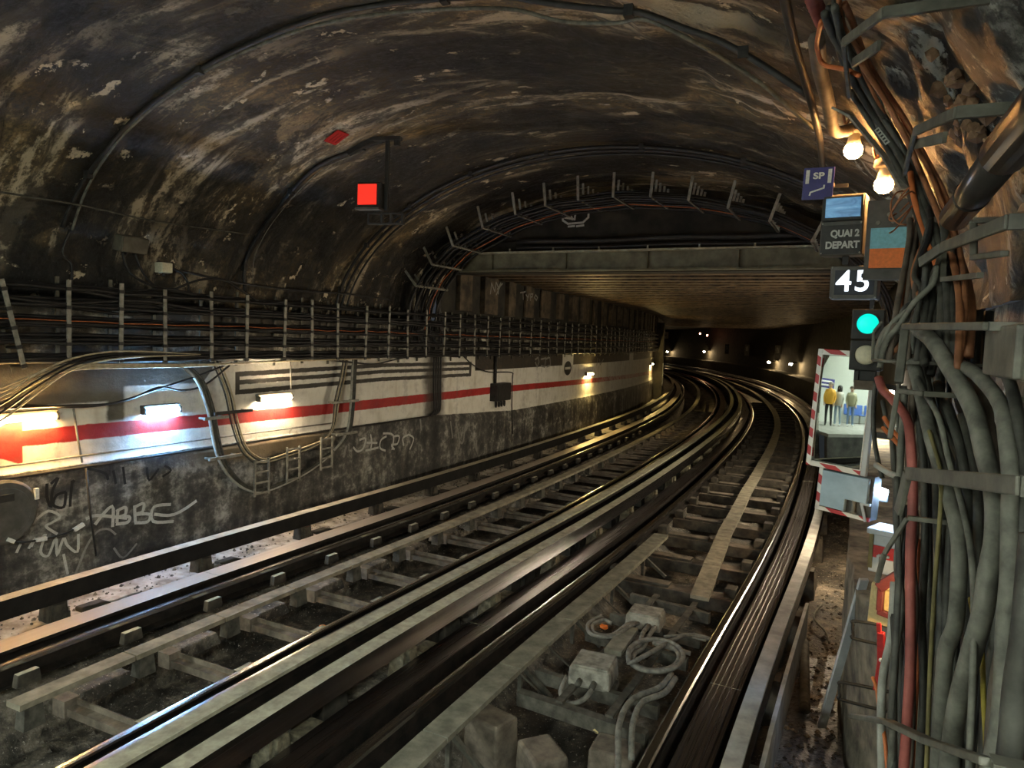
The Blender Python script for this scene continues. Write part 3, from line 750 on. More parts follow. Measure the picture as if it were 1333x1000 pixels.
# looping dark cables over the painted band
for lab, pts in (('dark cable strung above the arrow from the left edge to the racks', [(3.5, -3.12, 1.60), (4.0, -3.12, 1.585), (4.35, -3.11, 1.58), (4.75, -3.1, 1.68), (5.2, -3.09, 1.8), (5.6, -3.06, 1.93)]),
                 ('dark cable sagging above the cold white lamp', [(3.6, -3.13, 1.62), (4.1, -3.13, 1.565), (4.5, -3.12, 1.6), (4.8, -3.12, 1.7), (5.05, -3.12, 1.66), (5.3, -3.11, 1.7), (5.6, -3.09, 1.9)]),
                 ('dark cable looping below the racks beside the black-lined sign', [(7.0, -3.05, 1.95), (7.6, -3.1, 1.9), (8.1, -3.12, 1.87), (8.6, -3.1, 1.93), (9.1, -3.05, 1.99)]),
                 ('slack dark cable running from the racks down to the black wall box', [(10.6, -3.1, 1.95), (11.0, -3.13, 1.8), (11.6, -3.13, 1.66), (12.6, -3.14, 1.62), (12.68, -3.14, 1.5), (12.7, -3.14, 0.95), (12.75, -3.12, 0.4)])):
    q = MB(); q.tube(smooth_path(sdz(pts), 5), 0.011, 5); tag(q.obj('cable', M['black'], smooth=True), lab, 'cable')
# cables looping up from the racks onto the vault
for lab, pts in (('black cable arching above the racks right of the cream box', [(5.0, -3.18, 2.66), (5.25, -3.12, 2.78), (5.5, -3.08, 2.8), (5.75, -3.08, 2.7), (5.95, -3.06, 2.6)]),
                 ('black cable hanging from the brown box into the racks', [(4.5, -3.2, 2.98), (4.55, -3.18, 2.8), (4.75, -3.14, 2.68), (5.2, -3.1, 2.62)]),
                 ('second black cable hanging from the brown box toward the cream box', [(4.62, -3.2, 2.98), (4.7, -3.18, 2.78), (4.85, -3.14, 2.66), (5.3, -3.1, 2.62)]),
                 ('black cable from the cream box round to the racks', [(4.98, -3.26, 2.88), (5.1, -3.2, 2.84), (5.15, -3.16, 2.72), (5.12, -3.12, 2.6)]),
                 ('thin black line slung along the wall above the racks', [(5.1, -3.22, 2.86), (5.8, -3.22, 2.8), (6.6, -3.2, 2.78), (7.6, -3.2, 2.8), (8.6, -3.2, 2.78)]),
                 ('black pair of wires from the first hoop cable down to the racks', [(4.05, -3.2, 3.1), (4.0, -3.22, 2.9), (4.06, -3.2, 2.8), (4.03, -3.16, 2.6)])):
    q = MB(); q.tube(smooth_path(sdz(pts), 5), 0.012, 5); tag(q.obj('cable', M['black'], smooth=True), lab, 'cable')
q = MB(); q.tube(smooth_path(sdz([(3.2, -3.04, 3.28), (4.0, -3.03, 3.3), (4.7, -3.04, 3.28), (5.75, -3.02, 3.31)]), 5), 0.008, 5)
tag(q.obj('wire', M['dustmetal'], smooth=True), 'thin straight wire crossing the vault above the brown box', 'wire')
# conduits
for lab, pts, r in (('upper thin conduit along the bottom of the white band', [(3.3, -3.16, 1.125), (5.2, -3.16, 1.125), (6.5, -3.16, 1.12), (7.3, -3.16, 1.115)], 0.009),
                    ('lower dark pipe along the ledge under the white band', [(3.3, -3.1, 1.035), (6, -3.1, 1.04), (8, -3.11, 1.03), (9.55, -3.12, 1.02)], 0.013),
                    ('pair of upright pale conduits right of the arrow head', [(4.05, -3.17, 1.55), (4.08, -3.17, 1.3), (4.12, -3.17, 1.06)], 0.009),
                    ('upright dark cable down the lower wall by the leftmost scrawl', [(4.12, -3.12, 1.05), (4.15, -3.11, 0.6), (4.2, -3.11, 0.2)], 0.01),
                    ('upright pale conduit left of the warm white lamp', [(6.55, -3.17, 1.98), (6.56, -3.17, 1.6)], 0.009)):
    q = MB(); q.tube(sdz(pts), r, 6); tag(q.obj('conduit', M['galv'] if 'dark' not in lab else M['blackmetal'], smooth=True), lab, 'conduit')
# lamps on the left wall
def wall_lamp(s, z, L, mat, lab, group=None, tilt=0.0, hood='boxgrey'):
    t = thing('wall_lamp', lab, 'lamp', frame(s, -3.2, z) @ Matrix.Rotation(tilt, 4, 'X'), group)
    q = MB(); q.box((0.03, 0, 0.04), (0.06, L * 1.12, 0.03)); q.box((0.015, 0, 0.0), (0.03, L * 1.1, 0.06)); q.obj('housing', M[hood], t, bevel=0.006)
    q = MB(); q.tube([(0.065, -L / 2, -0.005), (0.065, L / 2, -0.005)], 0.021, 10); q.obj('tube', M[mat], t, smooth=True)
    for e in (-1, 1):
        q = MB(); q.box((0.055, e * L * 0.53, -0.005), (0.05, 0.025, 0.06)); q.obj('holder', M[hood], t)
    return t
wall_lamp(3.66, 1.505, 0.48, 'tube_warm', 'warm yellow tube lamp on the wall over the red arrow head', hood='boxbrown')
wall_lamp(4.86, 1.475, 0.36, 'tube_cold', 'cold bluish tube lamp on the white band left of the strapped cables')
wall_lamp(6.3, 1.505, 0.46, 'tube_white', 'warm white tube lamp on the wall under the black-lined sign', hood='boxbrown')
wall_lamp(17.7, 1.42, 0.5, 'tube_yellow', 'small yellow tube lamp on the white band past the black oval')
wall_lamp(28.2, 1.44, 0.5, 'tube_yellow', 'yellow lamp at the far end of the white band by the pillar')
# boxes
def box_thing(name, lab, m, size, mat, knockouts=2, cat='box'):
    t = thing(name, lab, cat, m)
    q = MB(); q.box((size[0] / 2, 0, 0), size); q.obj('body', M[mat], t, bevel=0.008)
    q = MB(); q.box((size[0] + 0.006, 0, 0), (0.014, size[1] * 0.94, size[2] * 0.92)); q.obj('lid', M[mat], t, bevel=0.004)
    for k in range(knockouts):
        q = MB(); q.lathe([(0.012, 0), (0.014, -0.03)], (size[0] / 2, (k - (knockouts - 1) / 2) * size[1] * 0.3, -size[2] / 2), 8); q.obj('cable_gland', M['blackmetal'], t, smooth=True)
    return t
box_thing('junction_box', 'brown-grey junction box on the vault above the left racks', frame(4.58, -3.26, 3.07) @ Matrix.Rotation(math.radians(14), 4, 'Y'), (0.13, 0.27, 0.15), 'boxbrown', 2)
box_thing('junction_box', 'small square cream junction box just above the left racks', frame(4.93, -3.28, 2.87), (0.1, 0.12, 0.1), 'creamwhite', 1)
t = box_thing('wall_box', 'black box with cable tails on the red line of the far white band', frame(12.12, -3.2, 1.27), (0.16, 0.58, 0.33), 'blackmetal', 3)
for k in range(4):
    q = MB(); q.tube(smooth_path([(0.08, -0.2 + .12 * k, -0.16), (0.09, -0.22 + .12 * k, -0.25), (0.06, -0.12 + .12 * k, -0.28), (0.03, -0.05 + .12 * k, -0.2)], 4), 0.014, 5); q.obj('cable_tail', M['black'], t, smooth=True)
q = MB(); q.tube(sdz([(11.95, -3.16, 1.43), (11.95, -3.16, 1.95)]), 0.03, 6); tag(q.obj('conduit', M['blackmetal'], smooth=True), 'dark conduit rising from the black wall box to the racks', 'conduit')
for k in range(4):
    q = MB(); q.tube(smooth_path(sdz([(9.72 + k * .07, -3.15, 2.0), (9.74 + k * .07, -3.16, 1.5), (9.78 + k * .06, -3.16, 1.1), (9.6 + .05 * k, -3.12, 1.03)]), 4), 0.016, 5)
    tag(q.obj('cable', M['black'], smooth=True), 'sooty cable running down the dark streak across the white band', 'cable', 'cables in the dark streak')
# large round lid at the lower left with its connector cable
t = thing('round_lid', 'large dark round lid hanging on the lower left wall', 'lid', frame(3.46, -3.1, 0.77))
RY = Matrix.Rotation(math.radians(90), 3, 'Y')
q = MB(); q.lathe([(0.25, 0), (0.262, 0.012), (0.262, 0.035), (0.24, 0.05)], (0, 0, 0), 32, 0, RY); q.obj('disc', M['boxgrey'], t)
q = MB(); q.lathe([(0.2, 0.05), (0.195, 0.056)], (0, 0, 0), 28, 0, RY); q.obj('inner_plate', M['boxgrey'], t)
q = MB(); q.box((0.06, 0.0, 0.12), (0.02, 0.12, 0.06)); q.obj('dark_patch', M['blackmetal'], t)
q = MB(); q.box((0.05, 0.24, 0.11), (0.03, 0.03, 0.09)); q.obj('white_clip', M['white'], t)
t = thing('cable', 'short black cable with white connectors under the round lid', 'cable', frame(3.5, -3.05, 0.53))
inv = t.matrix_world.inverted()
q = MB(); q.tube([inv @ p for p in smooth_path(sdz([(3.46, -3.06, 0.56), (3.52, -3.06, 0.515), (3.62, -3.06, 0.49), (3.8, -3.06, 0.48), (3.95, -3.06, 0.495), (4.06, -3.06, 0.535)]), 4)], 0.009, 6); q.obj('sheath', M['black'], t, smooth=True)
for a_, b_ in (((3.47, -3.055, 0.555), (3.52, -3.055, 0.52)), ((3.68, -3.055, 0.49), (3.76, -3.055, 0.485)), ((3.98, -3.055, 0.5), (4.06, -3.055, 0.535))):
    q = MB(); q.bar(inv @ pos(*a_), inv @ pos(*b_), 0.032, 0.03); q.obj('white_connector', M['white'], t)
# the drop of strapped cables with brackets and little ladders
def drop(lab, mat, pts, r, grp):
    q = MB(); q.tube(smooth_path(sdz(pts), 5), r, 6); tag(q.obj('cable', M[mat], smooth=True), lab, 'cable', grp)
for k in range(3):
    e = k * 0.035
    drop('grey cable in the strapped run sweeping in a U below the white band', 'palecable' if k == 0 else 'darkcable', [(5.02 + e, -3.1, 1.92), (5.2 + e, -3.09, 1.75), (5.32 + e, -3.08, 1.45), (5.38 + e, -3.07, 1.15), (5.45 + e, -3.06, 0.9), (5.62 + e, -3.06, 0.66), (5.85 + e * .6, -3.06, 0.5 + e * .3), (6.1, -3.06, 0.45 + e * .4), (6.6, -3.06, 0.53 + e * .4), (7.0, -3.06, 0.66 + e * .5), (7.35 + e, -3.06, 0.86), (7.5 + e, -3.07, 1.05), (7.56 + e, -3.08, 1.4), (7.6 + e, -3.1, 1.75), (7.62 + e, -3.1, 1.98)], 0.016, 'outer cables of the U run')
for k in range(4):
    e = k * 0.03
    drop('thin tan cable in the inner U of the strapped run', 'cream' if k % 2 else 'darkcable', [(5.4 + e, -3.11, 1.95), (5.55 + e, -3.1, 1.6), (5.62 + e, -3.09, 1.3), (5.72 + e, -3.08, 1.02), (5.85 + e, -3.08, 0.86 + e * .3), (6.02 + e, -3.07, 0.77 + e * .5), (6.4, -3.07, 0.79 + e * .6), (6.8, -3.07, 0.84 + e * .6), (7.05 + e * .4, -3.07, 0.93 + e * .3), (7.2 + e * .6, -3.08, 1.1), (7.25 + e, -3.09, 1.4), (7.36 + e, -3.1, 1.7), (7.42 + e, -3.1, 1.96)], 0.009, 'inner cables of the U run')
for lab, s, z, L in (('pale strap bracket across the left leg of the U cables on the red line', 5.38, 1.36, 0.3), ('pale strap bracket across the left leg of the U cables below the band', 5.5, 0.93, 0.42),
                     ('dark bracket bar behind the strapped cables at the red line', 5.6, 1.405, 0.5), ('pale strap bracket across the right leg of the U cables on the red line', 7.38, 1.4, 0.5), ('pale strap bracket across the right leg of the U cables below the band', 7.42, 0.98, 0.4)):
    t = thing('strap_bracket', lab, 'bracket', frame(s, -3.12, z))
    q = MB(); q.box((0.1, 0, 0), (0.03, L, 0.03)); q.obj('strap', M['galv'] if 'pale' in lab else M['blackmetal'], t)
    for e in (-1, 1):
        q = MB(); q.box((0.04, e * L * 0.4, 0), (0.1, 0.02, 0.02)); q.obj('stud', M['galv'], t)
for lab, s, z, h in (('left of the three small ladder brackets under the U cables', 6.0, 0.42, 0.42), ('middle one of the three small ladder brackets under the U cables', 6.48, 0.5, 0.42), ('right of the three small ladder brackets under the U cables', 7.05, 0.56, 0.42)):
    t = thing('ladder_bracket', lab, 'bracket', frame(s, -3.1, z))
    for e in (-1, 1):
        q = MB(); q.box((0.07, e * 0.1, h / 2), (0.02, 0.02, h)); q.obj('upright', M['galv'], t)
    for k in range(4):
        q = MB(); q.box((0.075, 0, 0.03 + k * 0.12), (0.015, 0.2, 0.02)); q.obj('rung', M['galv'], t)

# graffiti: ribbons of spray paint lying on the wall
def spray(strokes, w, mat, name, d0=-3.1):
    b = MB()
    for st in strokes:
        P = smooth_path([(s, z, 0) for s, z in st], 4)
        o = len(b.v)
        for i, p in enumerate(P):
            t = (P[min(i + 1, len(P) - 1)] - P[max(i - 1, 0)]); t.normalize(); n = Vector((-t.y, t.x, 0)) * w / 2
            for e in (-1, 1):
                q = p + n * e
                low = q.y < zband(q.x) - 0.01
                dd = -3.2 + (0.05 if low else 0) + fbm(q.x * 2.0, q.y * 2.0, 2) * (0.018 if low else 0.008) + 0.004
                b.v.append(tuple(pos(q.x, dd, q.y)))
        for i in range(len(P) - 1):
            b.f.append((o + 2 * i, o + 2 * i + 1, o + 2 * i + 3, o + 2 * i + 2)); b.mi.append(0)
    return b.obj(name, M[mat], parent=wall_left)
GR = [('abbe', 0.03, 'spray', [[(4.13, 0.55), (4.23, 0.56), (4.51, 0.47)], [(4.21, 0.48), (4.36, 0.62), (4.37, 0.42)], [(4.42, 0.58), (4.41, 0.45)], [(4.4, 0.56), (4.49, 0.58), (4.49, 0.51), (4.42, 0.5), (4.53, 0.48), (4.51, 0.43), (4.4, 0.44)], [(4.58, 0.58), (4.59, 0.41)], [(4.58, 0.56), (4.67, 0.58), (4.66, 0.5), (4.59, 0.49), (4.73, 0.46), (4.71, 0.39), (4.58, 0.41)], [(4.96, 0.51), (4.78, 0.52), (4.77, 0.38), (4.99, 0.33)], [(4.78, 0.45), (4.99, 0.4), (5.25, 0.49)]]), ('tag1', 0.022, 'spray', [[(3.68, 0.4), (3.73, 0.48), (3.7, 0.41)], [(3.76, 0.44), (3.81, 0.49), (3.77, 0.35), (3.83, 0.3), (3.89, 0.44), (3.9, 0.28), (3.95, 0.42), (3.98, 0.35), (4.06, 0.27), (4.07, 0.43)], [(3.95, 0.28), (3.98, 0.09)], [(3.74, 0.64), (3.83, 0.69), (3.92, 0.62), (3.85, 0.58), (3.81, 0.56), (3.9, 0.47)], [(3.59, 0.39), (3.62, 0.46)]]), ('arc', 0.02, 'spraygrey', [[(4.04, 0.07), (4.13, 0.29), (4.23, 0.41), (4.33, 0.41), (4.4, 0.34)], [(4.38, 0.22), (4.47, 0.1), (4.61, 0.2)]]), ('dark', 0.024, 'spraydark', [[(3.82, 0.93), (3.82, 0.81), (3.85, 0.72), (3.86, 0.85), (3.91, 0.96), (3.85, 0.92)], [(3.97, 0.83), (3.89, 0.81), (3.87, 0.73), (3.95, 0.7), (3.97, 0.83)], [(4.02, 0.92), (4.0, 0.69)], [(4.02, 0.92), (4.04, 0.9)], [(4.13, 1.01), (4.3, 0.94), (4.33, 0.87)], [(4.38, 0.95), (4.4, 0.82)], [(4.47, 0.97), (4.49, 0.8)], [(4.7, 0.93), (4.72, 0.8), (4.82, 0.9)], [(4.88, 0.92), (4.95, 0.86), (4.86, 0.81)]]), ('jicto', 0.03, 'spray', [[(7.85, 0.83), (7.98, 0.84), (7.93, 0.71), (7.81, 0.68), (7.72, 0.75)], [(8.08, 0.89), (8.11, 0.78), (8.09, 0.67)], [(8.0, 0.78), (8.24, 0.75)], [(7.98, 0.67), (8.27, 0.68)], [(8.47, 0.82), (8.33, 0.78), (8.31, 0.67), (8.46, 0.61)], [(8.38, 0.87), (8.62, 0.82), (8.62, 0.6)], [(8.62, 0.8), (8.77, 0.79), (8.74, 0.68), (8.6, 0.68), (8.68, 0.6)], [(8.9, 0.63), (8.87, 0.75), (9.02, 0.78)], [(9.02, 0.79), (9.18, 0.71), (9.08, 0.55)]]), ('runs', 0.04, 'spraygrey', [[(10.28, 0.88), (10.36, 0.58)], [(10.48, 0.83), (10.63, 0.52), (10.77, 0.47), (10.82, 0.77)], [(10.96, 0.79), (10.79, 0.63)], [(7.57, 0.79), (7.51, 0.64)], [(11.04, 0.61), (11.29, 0.23), (11.19, 0.59)], [(9.36, 0.99), (9.39, 0.81)]])]
GR2 = [(0.03, -3.115, [[(11.55, 3.07), (11.58, 3.26), (11.72, 3.12), (11.76, 3.29)], [(11.77, 3.29), (11.87, 3.2), (11.87, 3.09)], [(11.96, 3.3), (11.87, 3.2)], [(11.97, 3.27), (11.79, 3.07)], [(12.03, 3.29), (11.82, 3.17)]]),
       (0.03, -3.115, [[(12.86, 3.18), (13.09, 3.21)], [(12.98, 3.2), (13.01, 3.06)], [(13.14, 3.16), (13.24, 3.11), (13.31, 3.19)], [(13.24, 3.11), (13.22, 3.05)], [(13.38, 3.06), (13.37, 3.19), (13.49, 3.2), (13.47, 3.14), (13.37, 3.13)], [(13.58, 3.13), (13.64, 3.19), (13.75, 3.14), (13.69, 3.08), (13.58, 3.13)]]),
       (0.04, -3.185, [[(13.92, 1.85), (14.08, 1.89), (14.14, 1.79), (14.04, 1.69), (13.93, 1.79)], [(14.25, 1.85), (14.53, 1.87), (14.49, 1.68), (14.26, 1.71)], [(14.53, 1.85), (14.77, 1.89), (14.84, 1.71), (14.61, 1.68)], [(18.54, 1.81), (18.47, 1.63)], [(18.74, 1.78), (18.8, 1.63), (19.14, 1.78)]])]
for wd, dd, sts in GR2:
    b = MB()
    for st_ in sts:
        for (s1, z1), (s2_, z2) in zip(st_[:-1], st_[1:]):
            v = Vector((s2_ - s1, z2 - z1)); v.normalize(); nn = Vector((-v.y, v.x)) * wd / 2; e = v * wd * .3
            b._add([pos(s1 - e.x + nn.x, dd, z1 - e.y + nn.y), pos(s2_ + e.x + nn.x, dd, z2 + e.y + nn.y), pos(s2_ + e.x - nn.x, dd, z2 + e.y - nn.y), pos(s1 - e.x - nn.x, dd, z1 - e.y - nn.y)], [(0, 1, 2, 3)])
    b.obj('graffiti', M['spraygrey'], parent=wall_left)
for nm, wdt, mt, st in GR: spray(st, wdt, mt, 'graffiti')

# ------------------------------------------------------------------ vault: hoop cables, combs, signal
def hoop(lab, pts, r, mat='black', clamps=0, wob=0.0):
    q = MB(); P = smooth_path(sdz(pts), 5); q.tube(P, r, 6)
    o = tag(q.obj('hoop_cable', M[mat], smooth=True), lab, 'cable')
    for k in range(clamps):
        p = P[int((k + 0.5) / clamps * len(P))]; c = MB(); c.box(p, (0.05, 0.05, 0.06)); c.obj('clamp', M['blackmetal'], o)
    return o
R1 = [(4.06, -3.19, 3.1), (4.03, -2.96, 3.4), (4.0, -2.62, 3.68), (4.0, -2.23, 3.92), (4.0, -1.7, 4.13), (4.01, -1.24, 4.26), (4.03, -0.54, 4.37), (4.07, 0.08, 4.38), (4.11, 0.91, 4.29), (4.2, 1.28, 4.19), (4.12, 1.64, 4.09), (4.02, 1.84, 4.04), (4.09, 2.08, 3.92), (4.24, 2.26, 3.83), (4.33, 2.45, 3.7), (4.57, 2.68, 3.52)]
hoop('black cable hooped across the vault, nearest of the three hoops', [(3.98 + 0 * s, d, z + 0.015) for s, d, z in R1], 0.018, 'blackmetal', 5)
hoop('slack grey cable hanging beside the nearest hoop on the vault', R1, 0.012, 'greycable')
hoop('thick black cable from the left racks up to the red signal arm', [(5.93, -3.24, 2.7), (5.93, -3.24, 3.05), (5.94, -2.93, 3.46), (5.85, -2.23, 3.93), (5.95, -1.73, 4.13), (6.03, -1.43, 4.22)], 0.024, 'black', 3)
hoop('thin pale wire laced beside the black cable to the red signal arm', [(6.0, -3.2, 2.8), (6.0, -3.18, 3.1), (6.0, -2.9, 3.48), (5.92, -2.2, 3.93), (6.0, -1.7, 4.12)], 0.004, 'dustcable')
R3 = [vault(a, 0.05) for a in np.linspace(178, 12, 26)]
for k in range(3):
    hoop(['black hoop cable behind the red signal, outermost of three', 'black hoop cable behind the red signal, middle of three', 'black hoop cable behind the red signal, innermost of three'][k],
         [(7.52 + 0.11 * k + 0.12 * math.sin(i * 0.24), d, z - 0.01 * k) for i, (d, z) in enumerate(R3)], 0.022 - 0.004 * k, 'black', 9 if k == 0 else 0)
# combs carrying the cables over the vault
def make_comb():
    t = thing('cable_comb', 'comb', 'bracket', Matrix.Identity(4), 'cable combs over the vault')
    q = MB(); q.box((0, 0, -0.12), (0.035, 0.012, 0.32)); q.obj('stem', M['galv'], t)
    q = MB(); q.bar((0, 0, -0.28), (0, 0.86, -0.28), 0.03, 0.014); q.box((0, 0.86, -0.25), (0.03, 0.012, 0.08)); q.obj('arm', M['galv'], t)
    for k in range(4):
        q = MB(); q.box((0, 0.19 + k * 0.19, -0.16), (0.03, 0.01, 0.25)); q.obj('tine', M['galv'], t)
    return t
comb = make_comb()
CN = ['lowest on the left', 'second from the left', 'third from the left', 'fourth from the left', 'fifth from the left', 'sixth from the left', 'seventh from the left', 'sixth from the right', 'fifth from the right', 'fourth from the right', 'third from the right', 'second from the right', 'rightmost']
CA = [158, 146.5, 136, 124.5, 114, 105.5, 97, 88.5, 80, 71.5, 62.5, 52.5, 41]
for i, a in enumerate(CA):
    d, z = vault(a, 0.02, 3.4)
    w = (3.4 if d > VC else VL)
    nrm = math.degrees(math.atan2(math.sin(math.radians(a)) / VH, math.cos(math.radians(a)) / w))
    m = frame(8.85, d, z) @ Matrix.Rotation(math.radians((90 - nrm) * 0.75), 4, 'Y')
    lab = 'hanging grey cable comb on the vault before the dark face wall, ' + CN[i]
    if i: dup(comb, m, lab)
    else: comb.matrix_world = m; comb['label'] = lab
rng = random.Random(11)
for k in range(16):
    ins = (0.285 - 0.035 * (k % 3)) if k != 11 else 0.285 + rng.uniform(-.01, .01); s0 = 8.9 + k * 0.052; r = rng.choice([0.012, 0.016, 0.02])
    red = k == 11
    pts = [(s0 + 0.1 * rng.uniform(-1, 1), -3.12 + .02 * (k % 5), 1.98 + 0.1 * (k % 6)), (s0 - 0.05, -3.16, 2.35)]
    for a in np.linspace(178, 4, 34):
        d, z = vault(a, ins); z -= 0.018 * abs(math.sin(a * 0.18)) + 0.02 * nz(a * 0.08, k * 3.0)
        pts.append((s0 + 0.05 * nz(a * 0.05, k + 2.0), d, z))
    q = MB(); q.tube(smooth_path(sdz(pts), 3), 0.007 if red else r, 5)
    o = q.obj('cable', M['orangecable'] if red else M['black'], smooth=True)
    if red: tag(o, 'orange cable arching across the vault on the hanging combs', 'cable')
    else: tag(o, 'black cable arching across the vault on the hanging combs', 'cable', 'black cables on the vault combs')
for k in range(14):
    s0 = 9.35 + rng.uniform(-.3, .45); pts = [(s0 + rng.uniform(-.2, .2), -3.08, 2.3 + rng.uniform(-.25, .1)), (s0 + .05, -3.14, 2.7), (s0, -3.08, 3.0 + rng.uniform(-.1, .1)), (s0 + rng.uniform(-.1, .1), -2.7 + rng.uniform(-.1, .1), 3.5), (s0, -2.4, 3.72)]
    q = MB(); q.tube(smooth_path(sdz(pts), 4), 0.014, 5); tag(q.obj('cable', M['black'], smooth=True), 'black cable in the loose bundle climbing from the racks to the vault combs', 'cable', 'black cables climbing to the combs')
# red signal on its pole
t = thing('red_signal', 'square red lit signal hanging from a black pole under the vault', 'signal', frame(6.0, -1.36, 4.22, 0.25))
q = MB(); q.box((0, 0, -0.34), (0.035, 0.035, 0.72)); q.obj('pole', M['blackmetal'], t)
q = MB(); q.box((-0.02, 0, 0.0), (0.32, 0.07, 0.035)); q.bar((-0.16, 0, 0), (-0.42, 0, -0.13), 0.05, 0.05); q.box((0.1, 0, -0.03), (0.05, 0.05, 0.08)); q.obj('arm', M['blackmetal'], t)
q = MB(); q.box((-0.15, -0.01, -0.56), (0.25, 0.16, 0.25)); q.obj('case', M['blackmetal'], t, bevel=0.012)
q = MB(); q.box((-0.165, -0.093, -0.555), (0.2, 0.012, 0.2)); q.obj('red_pane', M['redlamp'], t, bevel=0.006)
q = MB(); q.box((-0.14, -0.1, -0.70), (0.25, 0.1, 0.02)); q.obj('visor', M['boxgrey'], t)
q = MB(); q.box((0, 0, -0.83), (0.38, 0.05, 0.014)); q.box((0, 0, -0.73), (0.38, 0.05, 0.014))
for x in (-0.18, -0.04, 0.06, 0.18): q.box((x, 0, -0.78), (0.02, 0.05, 0.1))
q.obj('lower_bracket', M['blackmetal'], t)
# red plate fixed to the vault
d, z = vault(118.5, 0.035)
t = thing('plate', 'small tilted red plate fixed to the vault left of the red signal', 'plate', frame(5.6, d, z) @ Matrix.Rotation(math.radians(-26), 4, 'Y'))
q = MB(); q.box((0, 0, 0), (0.19, 0.16, 0.006)); q.obj('panel', M['red'], t)
for i in range(3):
    q = MB(); q.box((0.0, 0.045 - i * 0.04, -0.004), (0.13, 0.008, 0.003)); q.obj('faded_line', M['darkred'], t)
# boat drawing on the face wall
def wallpaint(pts_list, w, mat, s, name, closed=False):
    b = MB()
    for L in pts_list:
        for i in range(len(L) - 1):
            p, q = Vector((L[i][0], L[i][1], 0)), Vector((L[i + 1][0], L[i + 1][1], 0)); t_ = (q - p).normalized(); n = Vector((-t_.y, t_.x, 0)) * w / 2
            p -= t_ * w * .4; q += t_ * w * .4
            b._add([pos(s, v.x, v.y) for v in (p + n, q + n, q - n, p - n)], [(0, 1, 2, 3)])
    o = b.obj(name, M[mat], parent=face_wall); tag(o, 'white painted outline of a boat-like shape'); return o
wallpaint([[(-1.13, 4.13), (-0.72, 4.14), (-0.72, 4.06), (-0.8, 3.99), (-1.03, 3.98), (-1.11, 4.03), (-1.13, 4.13)], [(-1.08, 4.07), (-0.93, 4.04), (-0.92, 4.13)], [(-1.0, 4.12), (-0.96, 4.04)], [(-1.02, 3.94), (-0.93, 3.945)], [(-0.89, 3.94), (-0.79, 3.95)]], 0.028, 'spray', 9.885, 'boat_drawing')

# ------------------------------------------------------------------ right side: signs, signals, mirror
FACE = Matrix.Rotation(math.radians(-6), 4, 'Z')
def sgn(s, d, z, yaw=-8): return frame(s, d, z) @ Matrix.Rotation(math.radians(yaw), 4, 'Z')
def stadium(w, h, r=0.01): return [(-w / 2, -h / 2), (w / 2, -h / 2), (w / 2, h / 2), (-w / 2, h / 2)]
# display box QUAI 2 DEPART
t = thing('display_box', 'grey box lettered QUAI 2 DEPART with a screen above, its blue reflection painted in', 'sign', sgn(4.4, 2.857, 2.81))
q = MB(); q.box((0, 0.06, 0.16), (0.212, 0.12, 0.32)); q.obj('case', M['boxgrey'], t, bevel=0.01)
q = MB(); q.box((0, -0.008, 0.245), (0.2, 0.016, 0.135)); q.obj('screen_bezel', M['blackmetal'], t, bevel=0.008)
bb = NB('screen_painted_reflection', 0.25); o_ = bb.obj(); w_ = bb.noise(bb.scale(o_, (4, 1, 16)), 1.5, 3, 0.5, 1.2)
bb.col(bb.ramp(w_, [(0.35, (0.03, 0.10, 0.2)), (0.6, (0.07, 0.2, 0.36)), (0.72, (0.4, 0.6, 0.75))]))
bb.set(bb.b.inputs['Emission Color'], bb.ramp(w_, [(0.3, (0.05, 0.15, 0.3)), (0.58, (0.1, 0.26, 0.45)), (0.7, (0.4, 0.6, 0.75))])); bb.b.inputs['Emission Strength'].default_value = 0.09  # station's blue reflection in the screen put into colour and a faint glow
q = MB(); q.box((0.003, -0.018, 0.247), (0.17, 0.006, 0.1)); q.obj('screen', bb.m, t)
q = MB(); q.box((0, -0.003, 0.083), (0.196, 0.008, 0.15)); q.obj('front_plate', M['blackmetal'], t)
for x in (-0.094, 0.094):
    for z in (0.012, 0.168):
        q = MB(); q.lathe([(0.005, 0), (0.004, 0.004)], (x, -0.006, z), 8, 0, Matrix.Rotation(math.radians(90), 3, 'X')); q.obj('screw', M['galv'], t)
M['lettergrey'] = flat('pale_grey_lettering', (0.5, 0.5, 0.47), 0.5)
text('QUAI 2', 0.05, M['lettergrey'], t, (0.018, -0.009, 0.112), 0.002, width=0.14)
text('DEPART', 0.05, M['lettergrey'], t, (0.008, -0.009, 0.052), 0.002, width=0.165)
q = MB(); q.box((0.02, 0.06, -0.02), (0.03, 0.03, 0.05)); q.obj('mounting_stub', M['blackmetal'], t)
# number 45
t = thing('number_sign', 'dark lit sign box showing the number 45', 'sign', sgn(4.4, 2.93, 2.575))
q = MB(); q.box((0, 0.05, 0.092), (0.232, 0.1, 0.175)); q.obj('case', M['boxgrey'], t, bevel=0.006)
M['darkglass'] = NB('dark_blue_glass', 0.55).col((0.006, 0.009, 0.022)).m
q = MB(); q.box((0.004, -0.002, 0.092), (0.19, 0.006, 0.13)); q.obj('pane', M['darkglass'], t)
text('4', 0.155, M['digits'], t, (-0.046, -0.0065, 0.094), 0.002, name='digit'); text('5', 0.155, M['digits'], t, (0.043, -0.0065, 0.094), 0.002, name='digit')
for x in (-0.106, 0.106):
    for z in (0.012, 0.172):
        q = MB(); q.lathe([(0.005, 0), (0.004, 0.004)], (x, -0.001, z), 8, 0, Matrix.Rotation(math.radians(90), 3, 'X')); q.obj('screw', M['galv'], t)
q = MB(); q.box((0.09, 0.04, -0.02), (0.02, 0.02, 0.05)); q.obj('mounting_stub', M['blackmetal'], t)
